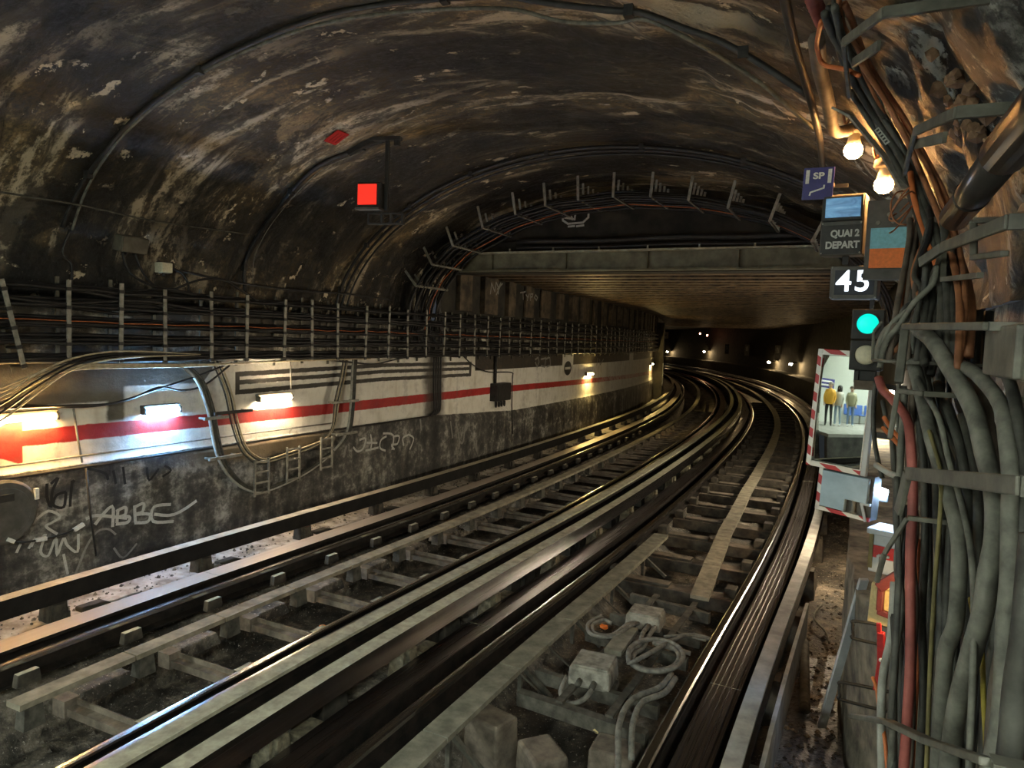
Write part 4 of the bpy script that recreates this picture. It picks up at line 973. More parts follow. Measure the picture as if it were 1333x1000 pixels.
# SP plate
t = thing('sign_plate', 'deep blue plate with white SP between two bars and a bent line', 'sign', sgn(4.40, 2.725, 3.11, -4) @ Matrix.Rotation(math.radians(1.5), 4, 'Y'))
q = MB(); q.box((0, 0.004, 0.083), (0.152, 0.006, 0.168)); q.obj('plate', M['blue'], t)
for x in (-0.055, 0.055):
    q = MB(); q.box((x, -0.0005, 0.12), (0.018, 0.003, 0.072)); q.obj('white_bar', M['white'], t)
text('SP', 0.045, M['white'], t, (0, -0.001, 0.122), 0.0016, width=0.056)
q = MB(); q.bar((-0.038, 0, 0.02), (-0.034, 0, 0.04), 0.003, 0.008); q.bar((-0.036, 0, 0.037), (0.03, 0, 0.058), 0.003, 0.008); q.bar((0.03, 0, 0.055), (0.031, 0, 0.074), 0.003, 0.008); q.obj('bent_line', M['white'], t)
q = MB(); q.box((0.07, 0.04, 0.08), (0.012, 0.07, 0.02)); q.box((0.1, 0.07, 0.08), (0.08, 0.012, 0.02)); q.obj('bracket', M['blackmetal'], t)
# two-colour plate on a grey backplate
t = thing('target_plate', 'grey backplate with a pale blue over orange panel, right of the QUAI 2 box', 'sign', sgn(4.36, 3.075, 2.68, -4))
q = MB(); q.box((0, 0.02, 0.2), (0.205, 0.012, 0.41)); q.obj('backplate', M['boxgrey'], t)
q = MB(); q.box((0.005, 0.008, 0.21), (0.17, 0.008, 0.105), taper=1.0); q.obj('blue_half', M['paleblue'], t)
q = MB(); q.box((0.005, 0.008, 0.108), (0.17, 0.008, 0.1)); q.obj('orange_half', M['orange'], t)
for x, z in ((-0.05, 0.29), (0.02, 0.295), (0.0, 0.33)):
    q = MB(); q.lathe([(0.012, 0), (0.01, 0.006)], (x, 0.014, z), 10, 0, Matrix.Rotation(math.radians(90), 3, 'X')); q.obj('cap', M['dustbox'], t)
q = MB(); q.box((0.0, 0.0, 0.02), (0.205, 0.03, 0.045)); q.obj('lower_lip', M['boxgrey'], t)
# green over white signal
t = thing('signal', 'small dark signal with a lit green lens over an unlit white lens', 'signal', sgn(4.1, 3.012, 2.213, -6))
for k, (nm, mt) in enumerate((('white_lens', 'creamwhite'), ('green_lens', 'greenlamp'))):
    q = MB(); q.box((0.0, 0.05, 0.075 + k * 0.152), (0.145, 0.1, 0.148)); q.obj('lamp_case', M['blackmetal'], t, bevel=0.006)
    q = MB(); q.lathe([(0.054, 0), (0.054, 0.012), (0.049, 0.012), (0.049, 0.004)], (0.0, 0.0, 0.078 + k * 0.152), 28, 0, Matrix.Rotation(math.radians(90), 3, 'X')); q.obj('lens_ring', M['blackmetal'], t)
    q = MB(); q.lathe([(0.05, 0), (0.046, 0.006), (0.03, 0.012), (0.01, 0.015)], (0.0, -0.002, 0.078 + k * 0.152), 28, 0, Matrix.Rotation(math.radians(90), 3, 'X')); q.obj(nm, M[mt], t, smooth=True)
q = MB(); q.box((0.0, 0.04, -0.03), (0.1, 0.012, 0.06)); q.box((-0.035, 0.04, -0.02), (0.012, 0.03, 0.08)); q.box((0.04, 0.04, -0.02), (0.012, 0.03, 0.08)); q.box((0.005, 0.03, -0.075), (0.08, 0.05, 0.035)); q.obj('bracket', M['blackmetal'], t)
q = MB(); q.box((0.0, 0.0, -0.07), (0.085, 0.03, 0.045)); q.obj('brown_block', M['browncable'], t)
# two orange bulbs
for (s, d, z), lab in (((4.46, 2.885, 3.37), 'upper glowing orange bulb hanging above the SP plate'), ((4.46, 3.04, 3.18), 'lower glowing orange bulb hanging above the blue and orange panel')):
    t = thing('bulb_lamp', lab, 'lamp', frame(s, d, z))
    prof = [(0.006, -0.047), (0.025, -0.042), (0.042, -0.025), (0.047, -0.003), (0.044, 0.014), (0.04, 0.02)]
    q = MB(); q.lathe(prof, (0, 0, 0), 20); q.obj('globe', M['bulb'], t, smooth=True)
    q = MB(); q.lathe([(0.04, 0.02), (0.032, 0.05), (0.026, 0.075), (0.026, 0.085)], (0, 0, 0), 18); q.obj('neck', M['creamwhite'], t, smooth=True)
    q = MB(); q.lathe([(0.045, 0.08), (0.055, 0.092), (0.05, 0.125), (0.03, 0.135)], (0, 0, 0), 18); q.obj('socket', M['browncable'], t, smooth=True)
    q = MB(); q.tube(smooth_path([(0, 0, 0.13), (-0.02, 0.0, 0.17), (-0.045, 0, 0.14), (-0.06, 0.0, 0.2), (-0.05, 0.02, 0.3)], 5), 0.007, 6); q.obj('lead', M['rustcable'], t, smooth=True)
# driver's mirror in a red and white frame
MC = pos(4.378, 2.921, 1.988); n = Vector((-0.4878, -0.8726, 0.0251)).normalized()
rt = Vector((0, 0, 1)).cross(n).normalized(); up = n.cross(rt)
roll = math.radians(2.0)
rt2 = rt * math.cos(roll) + up * math.sin(roll) * -1.0; up2 = n.cross(rt2)
mm = Matrix(((rt2.x, up2.x, n.x, MC.x), (rt2.y, up2.y, n.y, MC.y), (rt2.z, up2.z, n.z, MC.z), (0, 0, 0, 1)))
t = thing('driver_mirror', 'upright mirror in a red and white striped frame, showing people on a platform', 'mirror', mm)
W_, H_ = 0.325, 0.64; fw = 0.028
stripe = NB('red_white_hazard_frame', 0.5); o_ = stripe.obj(); xs = stripe.N.new('ShaderNodeSeparateXYZ'); stripe.L.new(o_, xs.inputs[0])
fr = stripe.math('FRACT', stripe.mul(stripe.add(xs.outputs[1], stripe.mul(xs.outputs[0], 0.55)), 1 / 0.098))
stripe.col(stripe.mix(stripe.step(fr, 0.5, 0.01), (0.7, 0.69, 0.64), (0.42, 0.03, 0.035)))
M['stripe'] = stripe.m
for nm, c_, sz in (('frame_side', (-W_ / 2 + fw / 2, 0), (fw, H_)), ('frame_rail', (0, H_ / 2 - fw / 2), (W_ - 2 * fw, fw)), ('frame_rail', (0, -H_ / 2 + fw / 2), (W_ - 2 * fw, fw))):
    q = MB(); q.box((c_[0], c_[1], 0.004), (sz[0], sz[1], 0.03)); q.obj(nm, M['stripe'], t, bevel=0.004)
q = MB(); q.box((W_ / 2 - fw / 2, 0, 0.004), (fw, H_, 0.03)); q.obj('plain_side', M['palegrey'], t, bevel=0.004)
q = MB(); q.box((0, 0, -0.014), (W_ - 0.01, H_ - 0.01, 0.012)); q.obj('back_panel', M['palegrey'], t)
w2, h2 = W_ / 2 - fw, H_ / 2 - fw
for a_, b_ in (((-w2, -h2), (w2, -h2)), ((w2, -h2), (w2, h2)), ((w2, h2), (-w2, h2)), ((-w2, h2), (-w2, -h2))):
    q = MB(); q.bar((a_[0], a_[1], 0.021), (b_[0], b_[1], 0.021), 0.005, 0.005); q.obj('white_bead', M['white'], t)
MIRROR_R = 3.9
b = MB(); NX, NY = 16, 30
for j in range(NY + 1):
    for i in range(NX + 1):
        x, y = -w2 + 2 * w2 * i / NX, -h2 + 2 * h2 * j / NY
        b.v.append((x, y, 0.018 - (x * x + y * y) / (2 * MIRROR_R)))
for j in range(NY):
    for i in range(NX):
        a_ = j * (NX + 1) + i; b.f.append((a_, a_ + 1, a_ + NX + 2, a_ + NX + 1)); b.mi.append(0)
mg = NB('silvered_mirror', 0.02, 1.0); mg.col((0.52, 0.55, 0.52)); b.obj('glass', mg.m, t, smooth=True, fix=False)
q = MB(); q.bar((W_ / 2 - 0.02, -0.1, -0.02), (W_ / 2 + 0.12, -0.1, -0.05), 0.03, 0.03); q.bar((W_ / 2 - 0.02, 0.15, -0.02), (W_ / 2 + 0.12, 0.15, -0.05), 0.03, 0.03); q.obj('wall_arm', M['blackmetal'], t)
# grey cabinet under the mirror
mb_ = mm.copy(); c_ = pos(4.36, 2.955, 1.553); mb_.translation = c_
t = thing('cabinet', 'pale grey box with striped edges under the mirror, cut out at its lower right corner', 'box', mb_)
q = MB(); q.poly([(-0.115, -0.09), (0.02, -0.09), (0.02, -0.025), (0.13, -0.025), (0.13, 0.105), (-0.115, 0.105)], 0.03); q.obj('cover', M['palegrey_blue_lit'], t, bevel=0.004)
q = MB(); q.box((0.0, 0.0, -0.045), (0.29, 0.23, 0.08)); q.obj('body', M['boxgrey'], t)
q = MB(); q.box((-0.133, 0.0, 0.0), (0.022, 0.235, 0.02)); q.obj('striped_edge', M['stripe'], t)
q = MB(); q.box((0.0, -0.108, 0.0), (0.29, 0.02, 0.02)); q.obj('striped_edge', M['stripe'], t)
q = MB(); q.lathe([(0.022, -0.035), (0.01, -0.025), (0.01, 0.025), (0.02, 0.035)], (0.06, -0.055, 0.01), 12, 0, Matrix.Rotation(math.radians(90), 3, 'X')); q.obj('latch', M['galv'], t, smooth=True)
q = MB(); q.bar((0.1, -0.03, 0.01), (0.13, -0.12, 0.01), 0.014, 0.01); q.box((0.12, -0.03, 0.01), (0.05, 0.012, 0.02)); q.obj('bracket', M['palegrey'], t)
# lamps on the right wall beyond the sign cluster, like those on the left wall
for s, lab in ((12.0, 'tube lamp on the right wall hidden behind the driver mirror'),):
    t = thing('wall_lamp', lab, 'lamp', frame(s, 3.42, 1.72) @ Matrix.Rotation(math.pi, 4, 'Z'))
    q = MB(); q.box((0.05, 0, 0.045), (0.1, 0.68, 0.04)); q.box((0.02, 0, 0.0), (0.03, 0.66, 0.07)); q.obj('housing', M['boxgrey'], t, bevel=0.006)
    q = MB(); q.tube([(0.06, -0.3, -0.005), (0.06, 0.3, -0.005)], 0.021, 10); q.obj('tube', M['tube_side'], t, smooth=True)
t = thing('wall_lamp', 'tube lamp low on the bench wall, hidden behind the grey cabinet', 'lamp', frame(8.2, 2.93, 0.86) @ Matrix.Rotation(math.pi, 4, 'Z'))
q = MB(); q.box((0.04, 0, 0.045), (0.09, 0.5, 0.04)); q.box((0.015, 0, 0.0), (0.03, 0.48, 0.07)); q.obj('housing', M['boxgrey'], t, bevel=0.006)
q = MB(); q.tube([(0.055, -0.22, -0.005), (0.055, 0.22, -0.005)], 0.02, 10); q.obj('tube', M['tube_white'], t, smooth=True)
# small cold lamp behind the red cable
t = thing('wall_lamp', 'small cold white lamp glowing right of the grey cabinet', 'lamp', sgn(4.42, 3.12, 1.585))
q = MB(); q.box((0, 0.02, -0.035), (0.09, 0.06, 0.06)); q.obj('housing', M['boxgrey'], t, bevel=0.008)
q = MB(); q.box((0, -0.012, 0.0), (0.085, 0.03, 0.026), R=Matrix.Rotation(math.radians(14), 3, 'Y')); q.obj('tube', M['tube_cold2'], t, bevel=0.008)
# striped box, yellow box with red levers
t = thing('telephone_box', 'pale box with a red band and handle below the grey cabinet', 'box', sgn(4.25, 3.16, 1.18, -20))
q = MB(); q.box((0, 0.07, 0.17), (0.15, 0.14, 0.06)); q.box((0, 0.07, 0.04), (0.15, 0.14, 0.08)); q.obj('body', M['palegrey'], t, bevel=0.006)
q = MB(); q.box((0, 0.07, 0.11), (0.151, 0.142, 0.062)); q.obj('red_band', M['red'], t)
q = MB(); q.box((0, 0.06, 0.215), (0.17, 0.17, 0.03)); q.obj('lid', M['palegrey'], t, bevel=0.005)
q = MB(); q.bar((-0.02, 0, 0.05), (-0.02, -0.03, 0.05), 0.012); q.bar((-0.02, -0.03, 0.045), (-0.02, -0.03, 0.1), 0.012); q.bar((-0.02, -0.03, 0.1), (0.03, -0.02, 0.1), 0.012); q.obj('handle', M['palegrey'], t)
q = MB(); q.box((-0.066, -0.002, 0.11), (0.02, 0.006, 0.18)); q.obj('hinge_strip', M['olivecable'], t)
M['leverred'] = flat('lever_red', (0.1, 0.012, 0.01), 0.5)
t = thing('switch_box', 'yellow lit switch box with a dark red lever beside the red cable', 'box', sgn(4.02, 3.16, 0.99, -15))
q = MB(); q.box((0, 0.06, 0.1), (0.13, 0.12, 0.2), taper=0.9); q.obj('body', M['yellow'], t, bevel=0.008)
q = MB(); q.box((0.01, 0.0, 0.13), (0.1, 0.02, 0.1)); q.obj('cover', M['yellow'], t, bevel=0.006)
q = MB(); q.bar((-0.01, -0.05, 0.2), (0.09, -0.05, 0.3), 0.05, 0.05); q.bar((0.0, -0.05, 0.21), (0.0, -0.05, 0.09), 0.032, 0.03); q.bar((-0.01, -0.05, 0.085), (0.09, -0.05, 0.07), 0.026, 0.03); q.obj('lever', M['leverred'], t, bevel=0.006)
t = thing('red_hook', 'bright red hooked lever under the yellow switch box', 'lever', sgn(3.75, 3.15, 0.83, -10))
q = MB(); q.bar((0, 0, 0.22), (0.01, 0, 0.08), 0.035, 0.03); q.bar((0.01, 0, 0.1), (0, 0, -0.05), 0.028, 0.03); q.bar((-0.012, 0, 0.26), (0.0, 0, 0.16), 0.015, 0.02); q.bar((0.02, 0, 0.17), (0.035, 0, 0.22), 0.015, 0.02); q.obj('arm', M['red'], t, bevel=0.004)
q = MB(); q.lathe([(0.009, -0.012), (0.009, 0.012)], (0.01, -0.01, 0.1), 14, 0, Matrix.Rotation(math.radians(90), 3, 'X')); q.obj('pivot', M['white'], t, smooth=True)
t = thing('lamp', 'small warm lamp hidden between the yellow switch box and the cables', 'lamp', sgn(3.72, 3.265, 1.2))
q = MB(); q.lathe([(0.008, -0.03), (0.02, -0.015), (0.02, 0.01), (0.012, 0.02)], (0, 0, 0), 12); q.obj('globe', glow('warm_switch_lamp', (1.0, 0.66, 0.3), 40), t, smooth=True)
q = MB(); q.lathe([(0.014, 0.018), (0.016, 0.05)], (0, 0, 0), 12); q.obj('socket', M['blackmetal'], t, smooth=True)
# rungs, leaning pole, board, path pipe
for k, (z, d) in enumerate(((0.9, 3.1), (0.58, 3.06))):
    t = thing('step_rung', ['upper iron step rung on the low right wall under the yellow box', 'lower iron step rung on the low right wall above the grey strap'][k], 'rung', sgn(4.02, d, z, -28))
    q = MB(); q.tube(smooth_path([(0.16, 0.1, 0.09), (-0.04, -0.02, 0.09), (-0.055, -0.03, 0.07), (-0.05, -0.03, 0.02), (-0.04, -0.02, 0.0), (0.16, 0.1, -0.01)], 4), 0.008, 6); q.obj('bar', M['blackmetal'], t, smooth=True)
q = MB(); q.bar(pos(4.75, 3.08, 1.0), pos(5.1, 2.9, -0.1), 0.05, 0.02)
tag(q.obj('plank', M['palegrey'], base=True), 'narrow pale grey plank leaning against the low right wall beside the path', 'plank')
q = MB(); q.sweep([(2.66, -0.12), (2.66, 0.2), (2.685, 0.2), (2.685, -0.12)], 2.2, 6.55, 0.25)
tag(q.obj('edge_board', M['gb_grey']), 'upright pale grey board standing along the path beside the right guide bar', 'board')
q = MB(); q.tube(sdz([(5.2, 2.79, -0.06), (6.4, 2.68, -0.08)]), 0.035, 12, cap=True); tag(q.obj('pipe_end', M['dustmetal'], smooth=True), 'stub of grey pipe lying on the rubble path beside the upright board', 'pipe')
q = MB(); q.tube(smooth_path(sdz([(7.4, 2.74, -0.08), (7.0, 2.7, -0.07), (6.7, 2.82, -0.07), (6.5, 2.86, -0.08)]), 4), 0.01, 5); tag(q.obj('wire', M['dustcable'], smooth=True), 'loose wire curling on the path', 'wire')

# right wall cables: (name, radius, points)
RC = [
('thick_grey_arch',0.019,[(2.43,3.02,2.29),(2.44,3.03,2.34),(2.44,3.05,2.38),(2.33,3.09,2.38),(2.17,3.12,2.35),(2.03,3.15,2.28),(1.9,3.18,2.2),(1.8,3.19,2.12),(1.73,3.2,2.05),(1.69,3.2,1.97),(1.67,3.19,1.9),(1.69,3.19,1.82),(1.72,3.18,1.71),(1.75,3.17,1.59),(1.79,3.17,1.43)]),
('thick_right',0.015,[(2.11,3.15,2.3),(2.04,3.17,2.29),(1.93,3.19,2.27),(1.8,3.21,2.22),(1.71,3.21,2.15),(1.66,3.21,2.09),(1.64,3.21,2.02),(1.61,3.21,1.92),(1.61,3.21,1.83),(1.59,3.21,1.73),(1.59,3.21,1.64),(1.59,3.2,1.55)]),
('brown',0.016,[(2.15,3.17,2.28),(2.06,3.19,2.26),(1.98,3.21,2.22),(1.91,3.21,2.15),(1.84,3.22,2.07),(1.77,3.22,1.96),(1.69,3.23,1.82),(1.67,3.22,1.68),(1.66,3.22,1.52)]),
('mid_thick',0.017,[(2.24,3.09,2.29),(2.2,3.1,2.25),(2.15,3.12,2.16),(2.07,3.13,2.1),(2.01,3.15,2.03),(1.94,3.16,1.98),(1.88,3.17,1.92),(1.84,3.17,1.84),(1.84,3.17,1.74),(1.86,3.16,1.67),(1.86,3.16,1.54),(1.84,3.16,1.4)]),
('red',0.012,[(2.39,3.02,2.24),(2.36,3.03,2.21),(2.3,3.05,2.19),(2.21,3.08,2.15),(2.15,3.09,2.09),(2.1,3.1,1.95),(2.07,3.1,1.82),(2.01,3.11,1.6),(1.98,3.11,1.47),(1.97,3.11,1.31)]),
('greenyellow',0.007,[(2.35,3.05,2.29),(2.3,3.07,2.28),(2.22,3.09,2.27),(2.14,3.11,2.22),(2.07,3.13,2.18),(2.01,3.14,2.14),(1.96,3.15,2.08),(1.87,3.17,1.99),(1.79,3.18,1.91),(1.71,3.18,1.81),(1.67,3.18,1.67),(1.64,3.18,1.52)]),
('olive',0.005,[(2.07,3.12,2.13),(2.0,3.14,2.05),(1.95,3.14,1.99),(1.94,3.14,1.9),(1.94,3.14,1.79),(1.92,3.14,1.64),(1.9,3.14,1.56),(1.85,3.14,1.39)]),
('whitegrey',0.011,[(2.17,3.08,1.72),(2.16,3.08,1.58),(2.17,3.07,1.48),(2.16,3.07,1.38),(2.12,3.08,1.22)]),
('orange_thin',0.005,[(2.18,3.13,1.84),(2.15,3.13,1.67),(2.12,3.14,1.54),(2.1,3.14,1.43),(2.07,3.14,1.27)]),
('orange_low',0.005,[(2.24,3.05,1.43),(2.21,3.06,1.41),(2.19,3.07,1.35),(2.13,3.08,1.32),(2.1,3.09,1.24)]),
('yellow',0.005,[(1.88,3.2,1.79),(1.84,3.2,1.77),(1.78,3.21,1.71),(1.73,3.21,1.64),(1.69,3.21,1.59),(1.64,3.21,1.52)]),
('right_edge',0.017,[(1.3,3.17,2.06),(1.3,3.17,1.97),(1.3,3.17,1.91),(1.32,3.17,1.82),(1.32,3.17,1.74),(1.33,3.17,1.68)]),
('d1',0.008,[(2.2,3.07,1.99),(2.15,3.07,1.9),(2.1,3.08,1.8),(2.06,3.08,1.7),(2.03,3.08,1.56),(2.02,3.08,1.4)]),
('d2',0.008,[(2.44,3.06,2.13),(2.34,3.08,1.93),(2.27,3.1,1.73),(2.21,3.11,1.52),(2.14,3.12,1.23)]),
('d3',0.010,[(2.31,3.11,2.19),(2.23,3.13,2.03),(2.17,3.14,1.85),(2.12,3.14,1.66),(2.07,3.15,1.49),(2.03,3.15,1.29)]),
('d4',0.009,[(2.29,3.13,2.23),(2.19,3.15,2.04),(2.11,3.16,1.86),(2.04,3.17,1.7),(2.02,3.17,1.52),(1.98,3.17,1.33)]),
('d5',0.012,[(2.16,3.16,2.2),(2.04,3.19,2.07),(1.94,3.2,1.91),(1.9,3.2,1.75),(1.87,3.2,1.59),(1.84,3.19,1.41)]),
('d6',0.010,[(2.11,3.19,2.17),(1.99,3.21,2.04),(1.9,3.21,1.89),(1.86,3.21,1.73),(1.84,3.21,1.57),(1.82,3.21,1.42)]),
('d7',0.012,[(1.89,3.22,2.31),(1.78,3.23,2.23),(1.69,3.23,2.12),(1.63,3.23,1.99),(1.59,3.23,1.86),(1.52,3.23,1.74)]),
('d8',0.011,[(2.26,3.15,2.24),(2.12,3.18,2.06),(2.06,3.18,1.88),(2.03,3.18,1.7),(1.97,3.19,1.54),(1.92,3.19,1.37)]),
('d9',0.008,[(2.16,3.08,1.64),(2.12,3.09,1.53),(2.1,3.09,1.42),(2.04,3.1,1.27)]),
('d10',0.010,[(1.96,3.23,2.08),(1.86,3.24,1.94),(1.82,3.24,1.78),(1.81,3.23,1.62),(1.79,3.23,1.45)]),
('u_rust1',0.009,[(2.71,2.91,3.25),(2.73,2.95,3.19),(2.81,3.01,3.12),(2.83,3.07,3.01),(2.83,3.11,2.92),(2.69,3.14,2.8),(2.52,3.17,2.66),(2.27,3.18,2.5),(2.1,3.17,2.39),(2.0,3.16,2.28)]),
('u_rust2',0.007,[(2.83,2.92,3.26),(2.93,2.97,3.19),(3.06,3.05,3.07),(2.87,3.1,2.88),(2.6,3.16,2.66),(2.39,3.17,2.52)]),
('u_k1',0.012,[(2.58,2.81,3.35),(2.73,2.83,3.34),(2.83,2.87,3.3),(2.97,2.91,3.24),(3.11,3.0,3.13),(2.89,3.08,2.93),(2.72,3.12,2.77),(2.5,3.15,2.6),(2.26,3.15,2.44),(2.11,3.13,2.3)]),
('u_k2',0.012,[(2.52,2.84,3.34),(2.69,2.86,3.32),(2.81,2.9,3.27),(2.94,2.96,3.19),(3.04,3.05,3.07),(2.82,3.11,2.86),(2.53,3.16,2.63),(2.24,3.16,2.44),(2.08,3.15,2.3)]),
('u_k3',0.010,[(2.59,2.82,3.37),(2.8,2.84,3.35),(3.02,2.88,3.3),(3.15,2.95,3.23),(3.11,3.02,3.07),(2.86,3.1,2.84),(2.62,3.15,2.64),(2.35,3.14,2.44),(2.22,3.13,2.3)]),
('u_k4',0.010,[(3.12,2.89,3.27),(3.2,2.96,3.18),(2.99,3.04,2.99),(2.81,3.09,2.83),(2.67,3.12,2.69),(2.47,3.13,2.55),(2.34,3.12,2.44),(2.22,3.1,2.33),(2.23,3.1,2.27)]),
('u_k5',0.010,[(2.7,2.85,3.34),(2.88,2.89,3.3),(2.94,2.94,3.24),(3.02,3.0,3.14),(2.94,3.09,2.97),(2.74,3.14,2.8),(2.51,3.17,2.6),(2.23,3.17,2.44),(2.07,3.16,2.3)]),
('u_br1',0.009,[(2.7,3.09,2.73),(2.65,3.09,2.67),(2.58,3.08,2.58),(2.46,3.06,2.46),(2.39,3.05,2.38),(2.34,3.04,2.29)]),
('u_br2',0.009,[(2.71,3.11,2.72),(2.62,3.1,2.62),(2.52,3.09,2.52),(2.43,3.08,2.42),(2.33,3.07,2.31)]),
('u_br3',0.009,[(2.62,3.13,2.68),(2.53,3.12,2.59),(2.44,3.1,2.5),(2.38,3.1,2.44),(2.28,3.08,2.35),(2.25,3.08,2.27)]),
('u_loop1',0.009,[(2.4,3.15,2.58),(2.37,3.14,2.53),(2.36,3.12,2.49),(2.38,3.09,2.44),(2.4,3.05,2.4),(2.41,3.03,2.35),(2.41,3.01,2.29)]),
('u_loop2',0.008,[(2.36,3.14,2.55),(2.32,3.13,2.5),(2.33,3.09,2.45),(2.34,3.06,2.39),(2.35,3.03,2.34),(2.35,3.02,2.27)]),
('u_orange',0.009,[(2.83,3.09,2.9),(2.74,3.1,2.8),(2.66,3.12,2.71),(2.5,3.14,2.6),(2.4,3.15,2.54)]),
('u_orloop',0.008,[(2.64,2.8,3.35),(2.86,2.78,3.37),(2.96,2.78,3.37),(3.01,2.8,3.34),(2.87,2.87,3.27),(2.77,2.92,3.21)]),
('u_copper',0.009,[(2.59,3.12,2.63),(2.53,3.1,2.56),(2.46,3.1,2.5),(2.39,3.11,2.47)]),
('l1',0.007,[(2.54,3.02,2.22),(2.53,3.02,2.12),(2.5,3.03,2.03),(2.43,3.05,1.95)]),
('l2',0.007,[(2.5,3.04,2.17),(2.47,3.05,2.12),(2.45,3.055,2.08)]),
('l3',0.006,[(2.37,3.04,2.13),(2.32,3.06,2.1),(2.27,3.08,2.08)]),
('l4',0.006,[(2.38,3.04,2.1),(2.33,3.06,2.08),(2.28,3.08,2.06)]),
('l5',0.009,[(2.4,3.03,1.99),(2.33,3.06,1.98),(2.28,3.08,1.98)]),
]
RM = {'thick_grey_arch': ('greycable', 'thick grey cable arching over from the signal and down the right wall'), 'thick_right': ('greycable', 'thick grey cable bowing far to the right below the grey box'), 'brown': ('browncable', 'thick brown cable emerging beside the bowing grey one'),
      'mid_thick': ('greycable', 'thick grey cable curving down the middle of the right bundle'), 'red': ('redcable', 'faded red cable running down the left side of the right bundle'), 'greenyellow': ('greycable', 'slim grey cable with a green-yellow end near the bracket'),
      'olive': ('olivecable', 'slim olive cable right of the red one'), 'whitegrey': ('palecable', 'pale grey cable at the lower left of the right bundle'), 'orange_thin': ('orangecable', 'thin orange wire just right of the red cable'), 'orange_low': ('orangecable', 'thin orange wire at the bottom left of the right bundle'),
      'yellow': ('yellowcable', 'yellow cable deep in the right bundle near the bottom'), 'right_edge': ('darkcable', 'very thick dark cable at the lower right corner'), 'u_rust1': ('rustcable', 'long rust-orange cable running down the vault past the two bulbs'), 'u_rust2': ('rustcable', 'shorter rust-brown cable beside the long rust-orange one'),
      'u_orange': ('orangecable', 'orange cable lit by the lower bulb'), 'u_orloop': ('orangecable', 'thin orange loop at the top bracket of the right bundle'), 'u_copper': ('rustcable', 'short kinked copper-brown cable right of the blue and orange panel'),
      'l3': ('orangecable', 'upper short orange-lit wire tails beside the red cable'), 'l4': ('orangecable', 'lower short orange-lit wire tail beside the red cable'), 'l5': ('palecable', 'short pale cable stub left of the red cable'),
      'u_br1': ('browncable', 'brown cable hanging at the edge of the blue and orange panel'), 'u_br2': ('browncable', 'second brown cable from the edge of the blue and orange panel'), 'u_br3': ('browncable', 'third brown cable from the edge of the blue and orange panel'),
      'u_loop1': ('greycable', 'upper grey cable looping from the strap back to the green signal'), 'u_loop2': ('greycable', 'lower grey cable looping from the strap back to the green signal')}
DL = {'d1': 'thin dark cable left of the red cable in the lower half', 'd2': 'dark cable between the pale grey one and the red one', 'd3': 'dark cable immediately right of the red cable', 'd4': 'dark cable right of the olive one',
      'd5': 'stout dark cable behind the middle thick grey one', 'd6': 'dark cable between the two thick grey ones', 'd7': 'stout dark cable at the right edge under the grey box', 'd8': 'dark cable left of the middle thick grey one',
      'd9': 'thin dark cable beside the pale grey one at the bottom', 'd10': 'dark cable behind the far right grey one', 'l1': 'thin dark cable right of the mirror edge', 'l2': 'short thin dark cable between mirror and red cable'}
for nm, r, pts in RC:
    q = MB(); q.tube(smooth_path(sdz(pts), 4), r, 10 if r > .012 else 7)
    if nm in RM: tag(q.obj('cable', M[RM[nm][0]], smooth=True), RM[nm][1], 'cable')
    elif nm.startswith('u_'): tag(q.obj('cable', M['darkcable'], smooth=True), 'dark cable in the bundle coming down the vault beside the bulbs', 'cable', 'dark cables on the right vault')
    else: tag(q.obj('cable', M['darkcable'], smooth=True), DL.get(nm, 'dark cable in the upright bundle on the right wall'), 'cable', 'dark cables on the right wall')
# the tangle behind and between them
rng = random.Random(21)
RCD = {n_: (r_, p_) for n_, r_, p_ in RC}
for k in range(20):
    r_, p_ = RCD[rng.choice(['u_k1', 'u_k2', 'u_k3', 'u_k4', 'u_k5', 'u_br1', 'u_br2', 'u_br3', 'u_loop1'])]
    o_ = (rng.uniform(-.06, .1), rng.uniform(0.0, 0.07), rng.uniform(-.02, .05))
    pts = [(s + o_[0] + rng.uniform(-.03, .03), d + o_[1] + rng.uniform(-.012, .012), z + o_[2] + rng.uniform(-.01, .01)) for s, d, z in p_]
    q = MB(); q.tube(smooth_path(sdz(pts), 4), rng.choice([0.006, 0.008, 0.011]), 6)
    mt = rng.choice(['darkcable', 'darkcable', 'black', 'browncable', 'rustcable'])
    tag(q.obj('cable', M[mt], smooth=True), {'darkcable': 'dark grey', 'black': 'black', 'browncable': 'dusty brown', 'rustcable': 'rust brown'}[mt] + ' cable in the tangle behind the upper right bundle', 'cable', 'tangled upper cables on the right, ' + mt)
for k in range(22):
    r_, p_ = RCD[rng.choice(['d1', 'd2', 'd3', 'd4', 'd5', 'd6', 'd8', 'd9', 'd10', 'mid_thick', 'olive'])]
    o_ = (rng.uniform(.0, .25), rng.uniform(0.01, 0.1), rng.uniform(-.03, .05))
    pts = [(s + o_[0], d + o_[1] + rng.uniform(-.012, .012), z + o_[2]) for s, d, z in p_]
    pts = [(pts[0][0] + .05, pts[0][1], pts[0][2] + 0.25)] + pts + [(pts[-1][0], pts[-1][1], pts[-1][2] - 0.25)]
    q = MB(); q.tube(smooth_path(sdz(pts), 4), rng.choice([0.006, 0.009, 0.012]), 6)
    mt = rng.choice(['darkcable', 'darkcable', 'black', 'greycable', 'browncable'])
    tag(q.obj('cable', M[mt], smooth=True), {'darkcable': 'dark grey', 'black': 'black', 'browncable': 'dusty brown', 'greycable': 'grey'}[mt] + ' cable deep between the upright ones on the right wall', 'cable', 'deep upright cables on the right, ' + mt)
